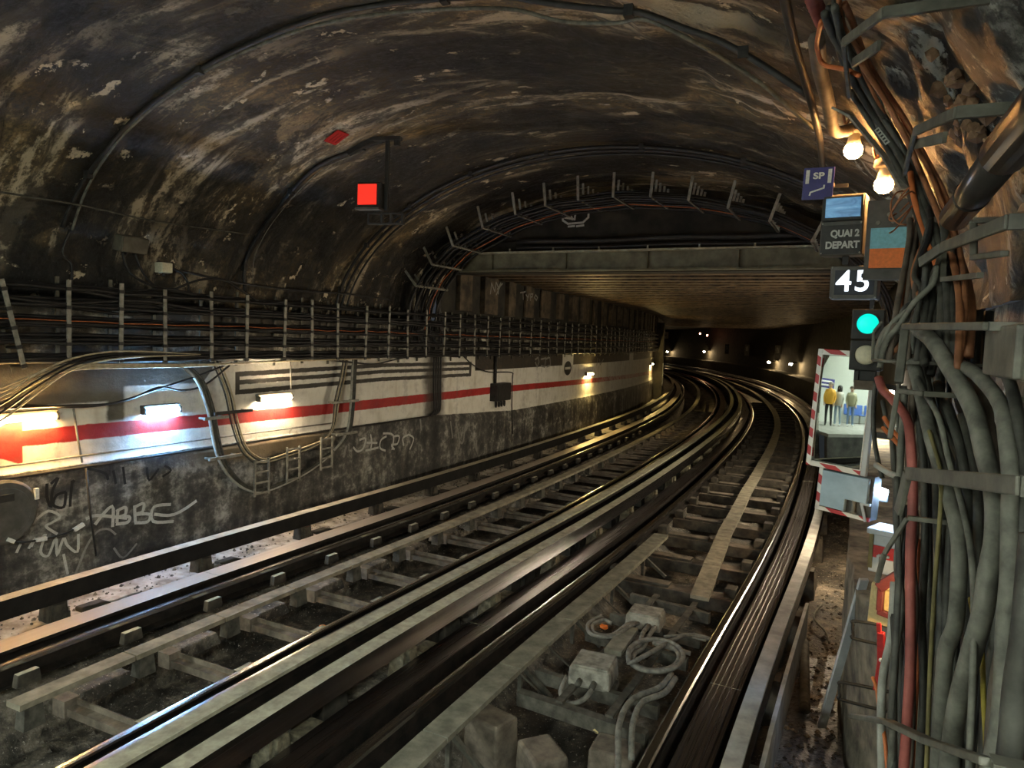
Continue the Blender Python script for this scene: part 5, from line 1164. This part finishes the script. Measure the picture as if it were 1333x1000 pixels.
for k in range(3):
    pts = [(2.74 + rng.uniform(-.03, .03) + .05 * math.sin(a * 1.1 + k), 3.07 + .035 * math.cos(a + k), 2.80 + .05 * math.sin(a + k * 2) - .008 * a) for a in np.linspace(0, 7, 14)]
    q = MB(); q.tube(smooth_path(sdz(pts), 3), 0.0028, 5); tag(q.obj('wire', M['rustcable'], smooth=True), 'thin lit wire curled in the small nest by the lower bulb', 'wire', 'nest of thin wires')
# brackets of the right bundle
def strap(lab, pts, w, h, mat='bracket', extra=None):
    P = sdz(pts); t = thing('cable_bracket', lab, 'bracket', Matrix.Translation(P[-1]))
    q = MB()
    for i in range(len(P) - 1): q.bar(P[i] - P[-1], P[i + 1] - P[-1], w, h)
    q.obj('strap', M[mat], t, bevel=0.003)
    q = MB(); dvec = pos(pts[0][0], pts[0][1] + 0.22, pts[0][2]) - P[-1]; q.bar(P[0] - P[-1], dvec, w, h); q.obj('wall_fixing', M[mat], t)
    if extra:
        E_ = sdz(extra); q = MB()
        for i in range(len(E_) - 1): q.bar(E_[i] - P[-1], E_[i + 1] - P[-1], w * 0.8, h)
        q.obj('brace', M[mat], t)
strap('topmost bent bracket on the vault over the cable bundle', [(2.1, 2.96, 3.14), (2.54, 2.87, 3.24), (3.0, 2.89, 3.22)], 0.012, 0.026, extra=[(2.29, 2.96, 3.13), (2.67, 2.9, 3.22)])
strap('bent bracket on the vault right of the lower bulb', [(1.93, 3.11, 2.84), (2.42, 3.07, 2.93), (2.78, 3.07, 2.89)], 0.012, 0.026, extra=[(2.1, 3.11, 2.83), (2.53, 3.08, 2.92)])
strap('bracket strap holding the cables under the black pipe', [(1.64, 3.17, 2.56), (2.27, 3.14, 2.59), (2.36, 3.1, 2.56)], 0.012, 0.028)
strap('bracket rail reaching left from the grey box over the thick cables', [(1.62, 3.15, 2.37), (2.15, 3.06, 2.38), (2.09, 3.05, 2.24)], 0.02, 0.016)
strap('wide grey-green bracket strap across the thick cables at mid height', [(1.3, 3.15, 2.13), (1.94, 3.07, 2.04), (1.98, 3.06, 1.94)], 0.012, 0.03)
strap('slim bracket hook right of the red cable below the rail bracket', [(2.03, 3.1, 2.22), (2.1, 3.05, 2.22), (2.1, 3.04, 2.1)], 0.014, 0.012)
strap('bracket hook crossing the red cable below mid height', [(1.98, 3.08, 1.93), (2.01, 3.04, 1.83), (2.04, 3.03, 1.75)], 0.012, 0.01)
strap('long flat strap slanting across the bundle at the bottom right corner', [(1.19, 3.12, 1.76), (1.56, 3.1, 1.60), (1.85, 3.06, 1.49), (2.04, 3.0, 1.4)], 0.03, 0.012)
strap('thin frame of flat bar left of the black pipe', [(2.02, 3.17, 2.62), (2.05, 3.18, 2.54), (1.7, 3.18, 2.51)], 0.016, 0.012, extra=[(2.41, 3.16, 2.59), (2.3, 3.15, 2.51), (1.94, 3.18, 2.49)])
strap('thin bar hoop around the cables at the green signal', [(2.19, 3.05, 2.29), (2.34, 3.0, 2.29), (2.4, 3.0, 2.37), (2.4, 3.02, 2.4)], 0.008, 0.008)
q = MB(); P = sdz([(3.35, 2.83, 3.28), (3.29, 2.9, 3.22), (3.04, 3.02, 3.0), (2.81, 3.075, 2.845)])
for i in range(3): q.bar(P[i], P[i + 1], 0.022, 0.008)
tag(q.obj('metal_strip', M['galv'], base=True), 'pale metal strip along the cable bundle above the bulbs', 'strip')
# cable tag
t = thing('cable_tag', 'small pale label plate on the cables above the lower bulb', 'tag', sgn(2.85, 3.0, 3.03) @ Matrix.Rotation(math.radians(55), 4, 'Y'))
q = MB(); q.box((0, 0, 0), (0.065, 0.003, 0.016)); q.obj('plate', M['palecable'], t)
for k in range(5):
    q = MB(); q.box((-0.024 + 0.012 * k, -0.002, 0), (0.006, 0.001, 0.009)); q.obj('mark', M['blackmetal'], t)
box_thing('junction_box', 'grey junction box at the right edge of the picture', frame(1.62, 3.44, 2.325) @ Matrix.Rotation(math.pi, 4, 'Z'), (0.26, 0.26, 0.1), 'bracket', 2)
# black pipe
t = thing('pipe', 'glossy black pipe with a coupling at the upper right edge', 'pipe', pos(2.3, 3.13, 2.67))
inv = t.matrix_world.inverted(); A_, B_, C_ = pos(2.29, 3.165, 2.67), pos(1.68, 3.165, 2.695), pos(1.05, 3.165, 2.715)
q = MB(); q.tube([inv @ A_, inv @ B_], 0.036, 20); q.obj('barrel', M['pipe'], t, smooth=True)
q = MB(); q.tube([inv @ (A_ + (B_ - A_) * 0.98), inv @ C_], 0.041, 20); q.obj('coupling', M['pipe'], t, smooth=True)
q = MB(); q.tube([inv @ (A_ + (B_ - A_) * 0.4), inv @ (A_ + (B_ - A_) * 0.42)], 0.0385, 20); q.obj('ring', M['pipe'], t, smooth=True)
# cables and conduits over the signs
for lab, pts, r, mt in (('thick black cable dropping along the vault left of the bulbs', [(2.75, 2.66, 3.55), (3.33, 2.67, 3.54), (3.78, 2.69, 3.52), (4.5, 2.71, 3.47), (5.39, 2.67, 3.5)], 0.019, 'black'),
                        ('lumpy pale brown tube running to the upper bulb', [(3.0, 2.77, 3.43), (3.3, 2.77, 3.43), (3.5, 2.78, 3.42), (3.8, 2.79, 3.42), (4.2, 2.8, 3.41), (4.4, 2.86, 3.46)], 0.03, 'browncable')):
    q = MB(); q.tube(smooth_path(sdz(pts), 4), r, 8); tag(q.obj('cable', M[mt], smooth=True), lab, 'cable')
P = smooth_path(sdz([(2.3, 2.76, 3.42), (2.6, 2.77, 3.42), (2.72, 2.79, 3.405), (2.78, 2.8, 3.4)]), 10)
q = MB(); q.tube(P, [0.026 if i % 2 else 0.02 for i in range(len(P))], 10); tag(q.obj('corrugated_hose', M['redcable'], smooth=True), 'end of a red corrugated hose at the top of the bundle', 'hose')
# crumbling stone showing through by the bulbs
rng = random.Random(5)
for lab, c_, nn in (('crumbled brown stone chunk in the broken render right of the bulbs', (2.95, 3.08, 3.13), 26), ('crumbled brown stone chunk in the broken render beside the lower bracket', (2.6, 3.2, 2.8), 14), ('crumbled brown stone chunk low beside the grey box', (2.3, 3.27, 2.45), 12)):
    for k in range(nn):
        s, d, z = c_[0] + rng.gauss(0, 0.12), c_[1], c_[2] + rng.gauss(0, 0.06)
        if z > 2.5: d = VC + VR * math.sqrt(max(0, 1 - ((z - VZ) / VH) ** 2)) - 0.01
        else: d = 3.44
        bm = bmesh.new(); bmesh.ops.create_icosphere(bm, subdivisions=1, radius=rng.uniform(0.015, 0.035))
        for v in bm.verts: v.co *= rng.uniform(0.75, 1.25)
        me = bpy.data.meshes.new('stone'); bm.to_mesh(me); bm.free(); me.materials.append(M['rock'])
        o = bpy.data.objects.new('stone_chunk', me); COL.objects.link(o); o.location = pos(s, d, z); tag(o, lab, 'stone', lab.replace('chunk', 'chunks'))

# ------------------------------------------------------------------ equipment in the near track
t = thing('loop_frame', 'dusty steel frame with cross bars carrying the two boxes in the near track', 'frame', frame(5.0, HD + .2, -0.13))
inv = t.matrix_world.inverted()
def L(s, o, z): return inv @ pos(s, HD + o, z)
for a_, b_, w_ in (((4.42, -.28, -.1), (4.36, .62, -.1), .07), ((4.75, -.3, -.09), (4.7, .6, -.09), .05), ((5.6, -.25, -.09), (5.5, .6, -.09), .05), ((6.05, -.2, -.09), (5.95, .6, -.09), .05), ((6.6, -.2, -.09), (6.5, .55, -.09), .05)):
    q = MB(); q.bar(L(*a_), L(*b_), w_, 0.09); q.obj('cross_bar', M['dustmetal'], t)
for a_, b_ in (((4.4, 0.02, -.05), (6.7, 0.02, -.05)), ((4.4, 0.36, -.05), (6.7, 0.38, -.05))):
    q = MB(); q.bar(L(*a_), L(*b_), 0.05, 0.02)
    q.obj('long_bar', M['dustmetal'], t)
for s in (4.6, 5.1, 5.7, 6.3):
    q = MB(); q.bar(L(s, -.38, -.02), L(s + .08, -.22, -.18), 0.03, 0.012); q.obj('diagonal_strut', M['dustmetal'], t)
def beacon(lab, s, o, sz, rot):
    t = thing('transponder_box', lab, 'box', frame(s, HD + o, -0.06) @ Matrix.Rotation(math.radians(rot), 4, 'Z'))
    q = MB(); q.box((0, 0, sz[2] / 2), sz, taper=0.94); q.obj('body', M['dustbox'], t, bevel=0.02)
    q = MB(); q.box((0, 0, sz[2] + 0.004), (sz[0] * .86, sz[1] * .86, 0.012)); q.obj('cover', M['dustbox'], t, bevel=0.006)
    for k in range(2):
        q = MB(); q.tube([(-0.06 + k * .1, -sz[1] / 2 + 0.01, 0.05), (-0.06 + k * .1, -sz[1] / 2 - 0.05, 0.045)], 0.022, 8); q.obj('cable_gland', M['dustmetal'], t, smooth=True)
    q = MB(); q.box((0, 0, -0.02), (sz[0] * 1.1, sz[1] * .5, 0.04)); q.obj('foot', M['dustmetal'], t)
beacon('nearer of the two dust-covered grey boxes in the near track', 4.83, 0.1, (0.3, 0.3, 0.14), 6)
beacon('farther of the two dust-covered grey boxes in the near track', 5.98, 0.13, (0.3, 0.26, 0.12), 4)
q = MB(); q.box((0, 0, 0), (0.13, 0.5, 0.035)); o = q.obj('short_plank', M['darkboard']); o.matrix_world = frame(5.45, HD + .1, 0.0) @ Matrix.Rotation(math.radians(3), 4, 'Z'); tag(o, 'short dusty plank lying between the two boxes in the near track', 'plank')
def coil(lab, pts, r, k=5):
    q = MB(); q.tube(smooth_path([pos(s, HD + o, z) for s, o, z in pts], k), r, 7); tag(q.obj('cable', M['dustcable'], smooth=True), lab, 'cable')
def circ(cs, co, rs, ro, a0, a1, n, z0, z1):
    return [(cs + rs * math.sin(math.radians(a0 + (a1 - a0) * i / n)), co + ro * math.cos(math.radians(a0 + (a1 - a0) * i / n)), z0 + (z1 - z0) * i / n) for i in range(n + 1)]
coil('thick grey cable coiled in a double ring right of the boxes', [(5.84, 0.2, 0.0), (5.6, 0.22, 0.03)] + circ(5.26, 0.42, 0.27, 0.19, 150, 600, 20, 0.02, 0.05) + [(5.75, 0.5, 0.02), (5.9, 0.68, -0.02)], 0.018, 3)
coil('grey cable making the inner turn of the coil right of the boxes', [(5.84, 0.25, 0.0), (5.62, 0.27, 0.02)] + circ(5.27, 0.42, 0.23, 0.16, 150, 480, 14, 0.0, 0.03) + [(5.5, 0.62, 0.0)], 0.018, 3)
coil('grey cable loop left of the farther box', [(5.84, 0.08, 0.0), (5.7, 0.05, 0.02), (5.5, 0.0, 0.0), (5.45, -0.12, 0.0), (5.6, -0.2, 0.0), (5.75, -0.16, 0.0), (5.72, -0.08, 0.0)], 0.016)
coil('second grey cable of the loop left of the farther box', [(5.84, 0.11, 0.0), (5.68, 0.09, 0.03), (5.46, 0.03, 0.01), (5.4, -0.13, 0.01), (5.58, -0.23, 0.01), (5.8, -0.2, 0.01)], 0.016)
coil('outer of two grey cables trailing toward the camera beside the near right rail', [(5.1, 0.58, 0.0), (4.85, 0.56, 0.0), (4.6, 0.45, 0.0), (4.3, 0.46, -0.02), (4.0, 0.55, -0.1), (3.8, 0.58, -0.15)], 0.02)
coil('inner of two grey cables trailing toward the camera beside the near right rail', [(5.05, 0.62, 0.0), (4.8, 0.61, 0.0), (4.6, 0.52, 0.0), (4.35, 0.53, -0.02), (4.1, 0.6, -0.1)], 0.02)
coil('short grey cable bending under the nearer box', [(4.7, -0.05, -0.02), (4.55, -0.03, -0.06), (4.48, 0.06, -0.08), (4.55, 0.14, -0.06), (4.68, 0.16, -0.02)], 0.018)
coil('thin grey cable crossing from the coil to the right rail', [(5.65, 0.38, 0.02), (5.8, 0.5, 0.0), (5.85, 0.66, -0.02)], 0.012)
for lab, s, o, z, mt, sz in (('crumpled orange paper scrap left of the farther box', 5.82, -0.18, -0.1, 'orange', .03), ('yellow-orange rag under the nearer box', 4.38, 0.3, -0.15, 'yellow', .035), ('small orange scrap in the far track pit', 4.75, -2 * HD - 0.2 + 0.6, -0.2, 'orange', .03)):
    bm = bmesh.new(); bmesh.ops.create_icosphere(bm, subdivisions=2, radius=sz)
    for v in bm.verts: v.co = Vector((v.co.x * 1.3, v.co.y, v.co.z * 0.7)) * (1 + 0.45 * nz(v.co.x * 60, v.co.y * 60, v.co.z * 60 + s))
    me = bpy.data.meshes.new('scrap'); bm.to_mesh(me); bm.free(); me.materials.append(M[mt])
    x = bpy.data.objects.new('scrap', me); COL.objects.link(x); x.location = pos(s, HD + o, z + sz * .4); tag(x, lab, 'litter')
for s, o in ((3.95, 0.1), (4.12, -0.33), (4.2, 0.47)):
    q = MB(); q.box((0, 0, -0.1), (0.3, 0.24, 0.42), taper=0.9); x = q.obj('stone_block', M['sleeper_top'], bevel=0.02); x.matrix_world = frame(s, HD + o, -0.21) @ Matrix.Rotation(s * 3, 4, 'Z')
    tag(x, {3.95: 'tan dusty block at the bottom edge, middle of three before the frame', 4.12: 'tan dusty block left of three before the frame, beside the side board', 4.2: 'tan dusty block right of three, under the trailing grey cables'}[s], 'block')
# rubble
b = MB(); rng = random.Random(9)
OCT = [(1, 0, 0), (0, 1, 0), (-1, 0, 0), (0, -1, 0), (0, 0, 1), (0, 0, -1)]; OF = [(0, 1, 4), (1, 2, 4), (2, 3, 4), (3, 0, 4), (1, 0, 5), (2, 1, 5), (3, 2, 5), (0, 3, 5)]
for k in range(5200):
    s = 2.6 + 14 * rng.random() ** 1.6; d = rng.choice([rng.uniform(-2.9, -2.3), rng.uniform(-2, 0.1), rng.uniform(0.4, 2.4), rng.uniform(2.68, 3.0)])
    if d > 2.6 and d > dlow(s) - 0.03: continue
    r = rng.choice([0.006, 0.009, 0.013, 0.02]) * rng.uniform(.7, 1.3); c = pos(*f_floor(s, d)); c.z += r * 0.3
    b._add([c + Vector((x * r * rng.uniform(.7, 1.3), y * r * rng.uniform(.7, 1.3), z * r * rng.uniform(.5, 1))) for x, y, z in OCT], OF)
tag(b.obj('rubble', M['ground'], fix=False), 'scattered small stones and grit over the track bed', 'rubble', kind='stuff')

# ------------------------------------------------------------------ far end: lamps and plates on the right wall
for i, (s, z, lab) in enumerate(((37, 1.47, 'far lamp on the right wall, rightmost beside the mirror'), (43.4, 1.38, 'far lamp on the right wall, second from the right'), (63, 1.67, 'far lamp deep in the tunnel, third from the right'), (75, 1.42, 'farthest lamp deep in the tunnel, leftmost'))):
    t = thing('tunnel_lamp', lab, 'lamp', frame(s, 3.0, z))
    q = MB(); q.box((0.1, 0, 0.08), (0.3, 0.5, 0.06)); q.obj('hood', M['blackmetal'], t)
    q = MB(); q.tube([(0.0, -0.14, 0), (0.0, 0.14, 0)], 0.06, 8); q.obj('tube', M['far_lamp'], t, smooth=True)
for s, z, lab in ((41, 2.0, 'narrow upright plate beside the second far lamp'), (50, 2.0, 'narrow upright plate on the far right wall, middle'), (56, 2.0, 'narrow upright plate on the far right wall, leftmost')):
    t = thing('marker_plate', lab, 'sign', frame(s, 3.0, z))
    q = MB(); q.box((0, 0, 0), (0.3, 0.03, 0.75)); q.obj('plate', M['boxgrey'], t); q = MB(); q.box((0, -0.02, 0.1), (0.14, 0.01, 0.3)); q.obj('mark', M['dustbox'], t)
t = thing('name_plate', 'pale plate high on the far wall above the leftmost far lamp', 'sign', frame(74, 2.0, 3.1, 0.3))
q = MB(); q.box((0, 0, 0), (1.6, 0.05, 0.7)); q.obj('plate', M['dustbox'], t); q = MB(); q.box((0, -0.03, 0), (1.1, 0.02, 0.12)); q.obj('line', M['blackmetal'], t)
for s, d, z, lab in ((62, 2.3, 3.2, 'left of two tiny red lamps under the far ceiling'), (60, 2.4, 3.05, 'right of two tiny red lamps under the far ceiling')):
    t = thing('red_lamp', lab, 'lamp', frame(s, d, z))
    q = MB(); q.lathe([(0.03, -.08), (0.08, 0), (0.03, .08)], (0, 0, 0), 8); q.obj('globe', glow('small_red_lamp', (1, 0.3, 0.15), 4), t); q = MB(); q.box((0, 0, .12), (.12, .12, .1)); q.obj('cap', M['blackmetal'], t)

# ------------------------------------------------------------------ people on the opposite platform (seen in the mirror)
def person(lab, s, d, turn, skin, hair, top, trousers, shoes, bag=None, hh=1.72, long_hair=False):
    t = thing('person', lab, 'person', frame(s, d, 1.0) @ Matrix.Rotation(turn, 4, 'Z'))
    k = hh / 1.75
    J = {'pel': (0, 0, .98, .13), 'waist': (0, 0, 1.12, .125), 'chest': (0, .01, 1.32, .155), 'neck': (0, .01, 1.48, .06), 'hb': (0, -.005, 1.56, .075), 'head': (0, -.01, 1.645, .098), 'top': (0, 0, 1.71, .07)}
    E = [('pel', 'waist'), ('waist', 'chest'), ('chest', 'neck'), ('neck', 'hb'), ('hb', 'head'), ('head', 'top')]
    for sd_, nm in ((-1, 'l'), (1, 'r')):
        J[nm + 'sh'] = (.17 * sd_, 0.01, 1.41, .065); J[nm + 'el'] = (.235 * sd_, .01, 1.14, .047); J[nm + 'wr'] = (.2 * sd_, -.12, .94, .034); J[nm + 'pa'] = (.195 * sd_, -.15, .89, .036)
        J[nm + 'hi'] = (.09 * sd_, 0, .92, .095); J[nm + 'kn'] = (.105 * sd_, -.02, .5, .06); J[nm + 'an'] = (.115 * sd_, .02, .09, .045); J[nm + 'to'] = (.125 * sd_, -.13, .04, .038)
        E += [('chest', nm + 'sh'), (nm + 'sh', nm + 'el'), (nm + 'el', nm + 'wr'), (nm + 'wr', nm + 'pa'), ('pel', nm + 'hi'), (nm + 'hi', nm + 'kn'), (nm + 'kn', nm + 'an'), (nm + 'an', nm + 'to')]
        for f_, (dx, l1, l2) in enumerate(((-.03, .03, .055), (-.012, .04, .075), (.006, .04, .08), (.024, .04, .072), (.036, .035, .06))):
            a_ = '%sf%d' % (nm, f_)
            J[a_ + 'a'] = (.195 * sd_ + dx * .6, -.15 - l1 * .6, .89 - l1 * .8, .011); J[a_ + 'b'] = (.195 * sd_ + dx, -.15 - l2 * .5, .89 - l2 * 1.1, .009)
            E += [(nm + 'pa', a_ + 'a'), (a_ + 'a', a_ + 'b')]
    ks = list(J)
    me = bpy.data.meshes.new('body'); me.from_pydata([tuple(x * k for x in J[n_][:3]) for n_ in ks], [(ks.index(a_), ks.index(b_)) for a_, b_ in E], [])
    o = bpy.data.objects.new('body', me); COL.objects.link(o); o.parent = t
    md = o.modifiers.new('skin', 'SKIN'); sv = me.skin_vertices[0].data if me.skin_vertices else None
    if sv is None:
        bm = bmesh.new(); bm.from_mesh(me); bm.verts.layers.skin.verify(); bm.to_mesh(me); bm.free(); sv = me.skin_vertices[0].data
    for i, n_ in enumerate(ks): sv[i].radius = (J[n_][3] * k, J[n_][3] * k * (.75 if n_ in ('chest', 'waist', 'pel') else 1)); sv[i].use_root = (i == 0)
    o.modifiers.new('sub', 'SUBSURF').render_levels = 1
    dg = bpy.context.evaluated_depsgraph_get(); m2 = bpy.data.meshes.new_from_object(o.evaluated_get(dg)); o.modifiers.clear(); o.data = m2
    m2.materials.clear()
    for mt in (skin, top, trousers, shoes): m2.materials.append(mt)
    for pl in m2.polygons:
        c = pl.center / k; pl.use_smooth = True
        pl.material_index = 0 if c.z > 1.47 else (3 if c.z < .09 else (2 if c.z < .98 and abs(c.x) < .2 and c.y > -.1 else (0 if c.z < .93 else 1)))
    q = MB(); q.lathe([(.06, -.02), (.108, .0), (.115, .05), (.1, .1), (.05, .135), (.01, .14)] if not long_hair else [(.09, -.3), (.12, -.2), (.12, -.02), (.115, .06), (.1, .1), (.05, .135), (.01, .14)], (0, .03, 1.63), 16)
    q.v = [tuple(x * k for x in v) for v in q.v]; q.obj('hair', hair, t, smooth=True)
    q = MB()
    for x in (-.035, .035): q.lathe([(.004, -.008), (.012, 0), (.004, .008)], (x, -.104, 1.645), 8)
    q.v = [tuple(x * k for x in v) for v in q.v]; q.obj('eyes', M['blackmetal'], t)
    q = MB(); q.bar((0, -.105, 1.65), (0, -.125, 1.61), .02, .02); q.v = [tuple(x * k for x in v) for v in q.v]; q.obj('nose', skin, t)
    q = MB(); q.box((0, -.1, 1.575), (.045, .012, .01)); q.v = [tuple(x * k for x in v) for v in q.v]; q.obj('mouth', M['darkred'], t)
    q = MB()
    for x in (-.1, .1): q.box((x, 0, 1.635), (.02, .035, .055))
    q.v = [tuple(x * k for x in v) for v in q.v]; q.obj('ears', skin, t, bevel=.006)
    # jacket: a looser shell round the trunk, with hem and collar
    q = MB(); q.lathe([(.19, .88), (.2, .95), (.195, 1.1), (.21, 1.3), (.2, 1.4), (.12, 1.47), (.085, 1.5)], (0, 0, 0), 18)
    q.v = [(v[0] * k, v[1] * k * .78, v[2] * k) for v in q.v]; q.obj('jacket', top, t, smooth=True)
    if bag:
        q = MB(); q.box((0.0, 0.2, 1.2), (.3, .16, .42)); q.v = [tuple(x * k for x in v) for v in q.v]; q.obj('backpack', bag, t, bevel=.04)
    return t
sk = flat('skin_tone', (0.55, 0.36, 0.26), 0.6)
person('person in a mustard yellow jacket and black trousers standing on the opposite platform', -0.75, -4.85, 2.2, sk, flat('grey_hair', (.35, .3, .26), .7), flat('mustard_jacket', (.8, .42, .04), .7), flat('black_trousers', (.02, .02, .024), .8), M['blackmetal'], hh=1.76)
person('long-haired person in a pale jacket and light jeans standing on the opposite platform', -1.2, -4.9, 2.4, sk, flat('dark_hair', (.02, .016, .013), .6), flat('pale_jacket', (.62, .62, .55), .7), flat('light_jeans', (.35, .47, .6), .8), M['white'], hh=1.68, long_hair=True)
person('person in an olive jacket and jeans with a dark bag standing on the opposite platform', -1.8, -4.9, 2.0, sk, flat('brown_hair', (.08, .05, .03), .6), flat('olive_jacket', (.33, .32, .2), .7), flat('blue_jeans', (.2, .3, .46), .8), M['white'], bag=flat('dark_bag', (.04, .045, .05), .7), hh=1.72)
# station name board and blue seats seen in the mirror
t = thing('station_board', 'blue station board high on the opposite platform', 'sign', frame(-0.9, -5.6, 2.75) @ Matrix.Rotation(math.radians(90), 4, 'Z'))
q = MB(); q.box((0, 0, 0), (0.9, 0.04, 0.4)); q.obj('board', M['blue'], t)
for z in (0.08, -0.08):
    q = MB(); q.box((0, -0.025, z), (0.6, 0.01, 0.07)); q.obj('white_line', M['white'], t); q = MB(); q.box((0, 0.025, z), (0.6, 0.01, 0.07)); q.obj('white_line', M['white'], t)
M['seatblue'] = flat('blue_seat_plastic', (0.05, 0.13, 0.42), 0.4)
for i in range(4):
    t = thing('platform_seat', 'blue shell seat on the opposite platform', 'seat', frame(-2.6 - i * 0.62, -6.1, 1.0) @ Matrix.Rotation(math.radians(90), 4, 'Z'), 'blue seats on the opposite platform')
    q = MB(); q.box((0, 0, .45), (.48, .45, .05)); q.obj('seat', M['seatblue'], t, bevel=.02)
    q = MB(); q.box((0, .22, .7), (.48, .05, .5)); q.obj('backrest', M['seatblue'], t, bevel=.02)
    q = MB(); q.box((0, .05, .21), (.06, .06, .43)); q.obj('post', M['galv'], t)

# pieces that belong to a part hang from that part
def nest(root_name, child, part):
    for r in [o for o in COL.objects if o.parent is None and o.name.split('.')[0] == root_name]:
        ps = [c for c in r.children if c.name.split('.')[0] == part]
        for c in [c for c in r.children if c.name.split('.')[0] == child]:
            if not ps: break
            c.parent = min(ps, key=lambda p: (Vector(p.bound_box[0]) + Vector(p.bound_box[6]) - Vector(c.bound_box[0]) - Vector(c.bound_box[6])).length)
for a_, b_, c_ in (('display_box', 'screw', 'front_plate'), ('display_box', 'lettering', 'front_plate'), ('display_box', 'screen', 'screen_bezel'), ('number_sign', 'digit', 'pane'), ('number_sign', 'screw', 'case'),
                   ('sign_plate', 'lettering', 'plate'), ('sign_plate', 'white_bar', 'plate'), ('sign_plate', 'bent_line', 'plate'), ('signal', 'lens_ring', 'lamp_case'), ('signal', 'white_lens', 'lamp_case'), ('signal', 'green_lens', 'lamp_case'),
                   ('target_plate', 'blue_half', 'backplate'), ('target_plate', 'orange_half', 'backplate'), ('target_plate', 'cap', 'backplate'), ('wall_lamp', 'holder', 'housing'), ('transponder_box', 'cable_gland', 'body'), ('transponder_box', 'cover', 'body'),
                   ('wall_box', 'cable_gland', 'body'), ('junction_box', 'cable_gland', 'body'), ('red_signal', 'red_pane', 'case'), ('red_signal', 'visor', 'case'), ('edge_beam', 'bolt', 'top_flange'), ('edge_beam', 'stiffener', 'web'),
                   ('cable', 'white_connector', 'sheath'), ('round_lid', 'inner_plate', 'disc'), ('round_lid', 'dark_patch', 'disc'), ('cable_rack', 'arm', 'front_bar'), ('telephone_box', 'handle', 'body'), ('telephone_box', 'hinge_strip', 'body'), ('switch_box', 'cover', 'body'), ('cable_tag', 'mark', 'plate')):
    nest(a_, b_, c_)
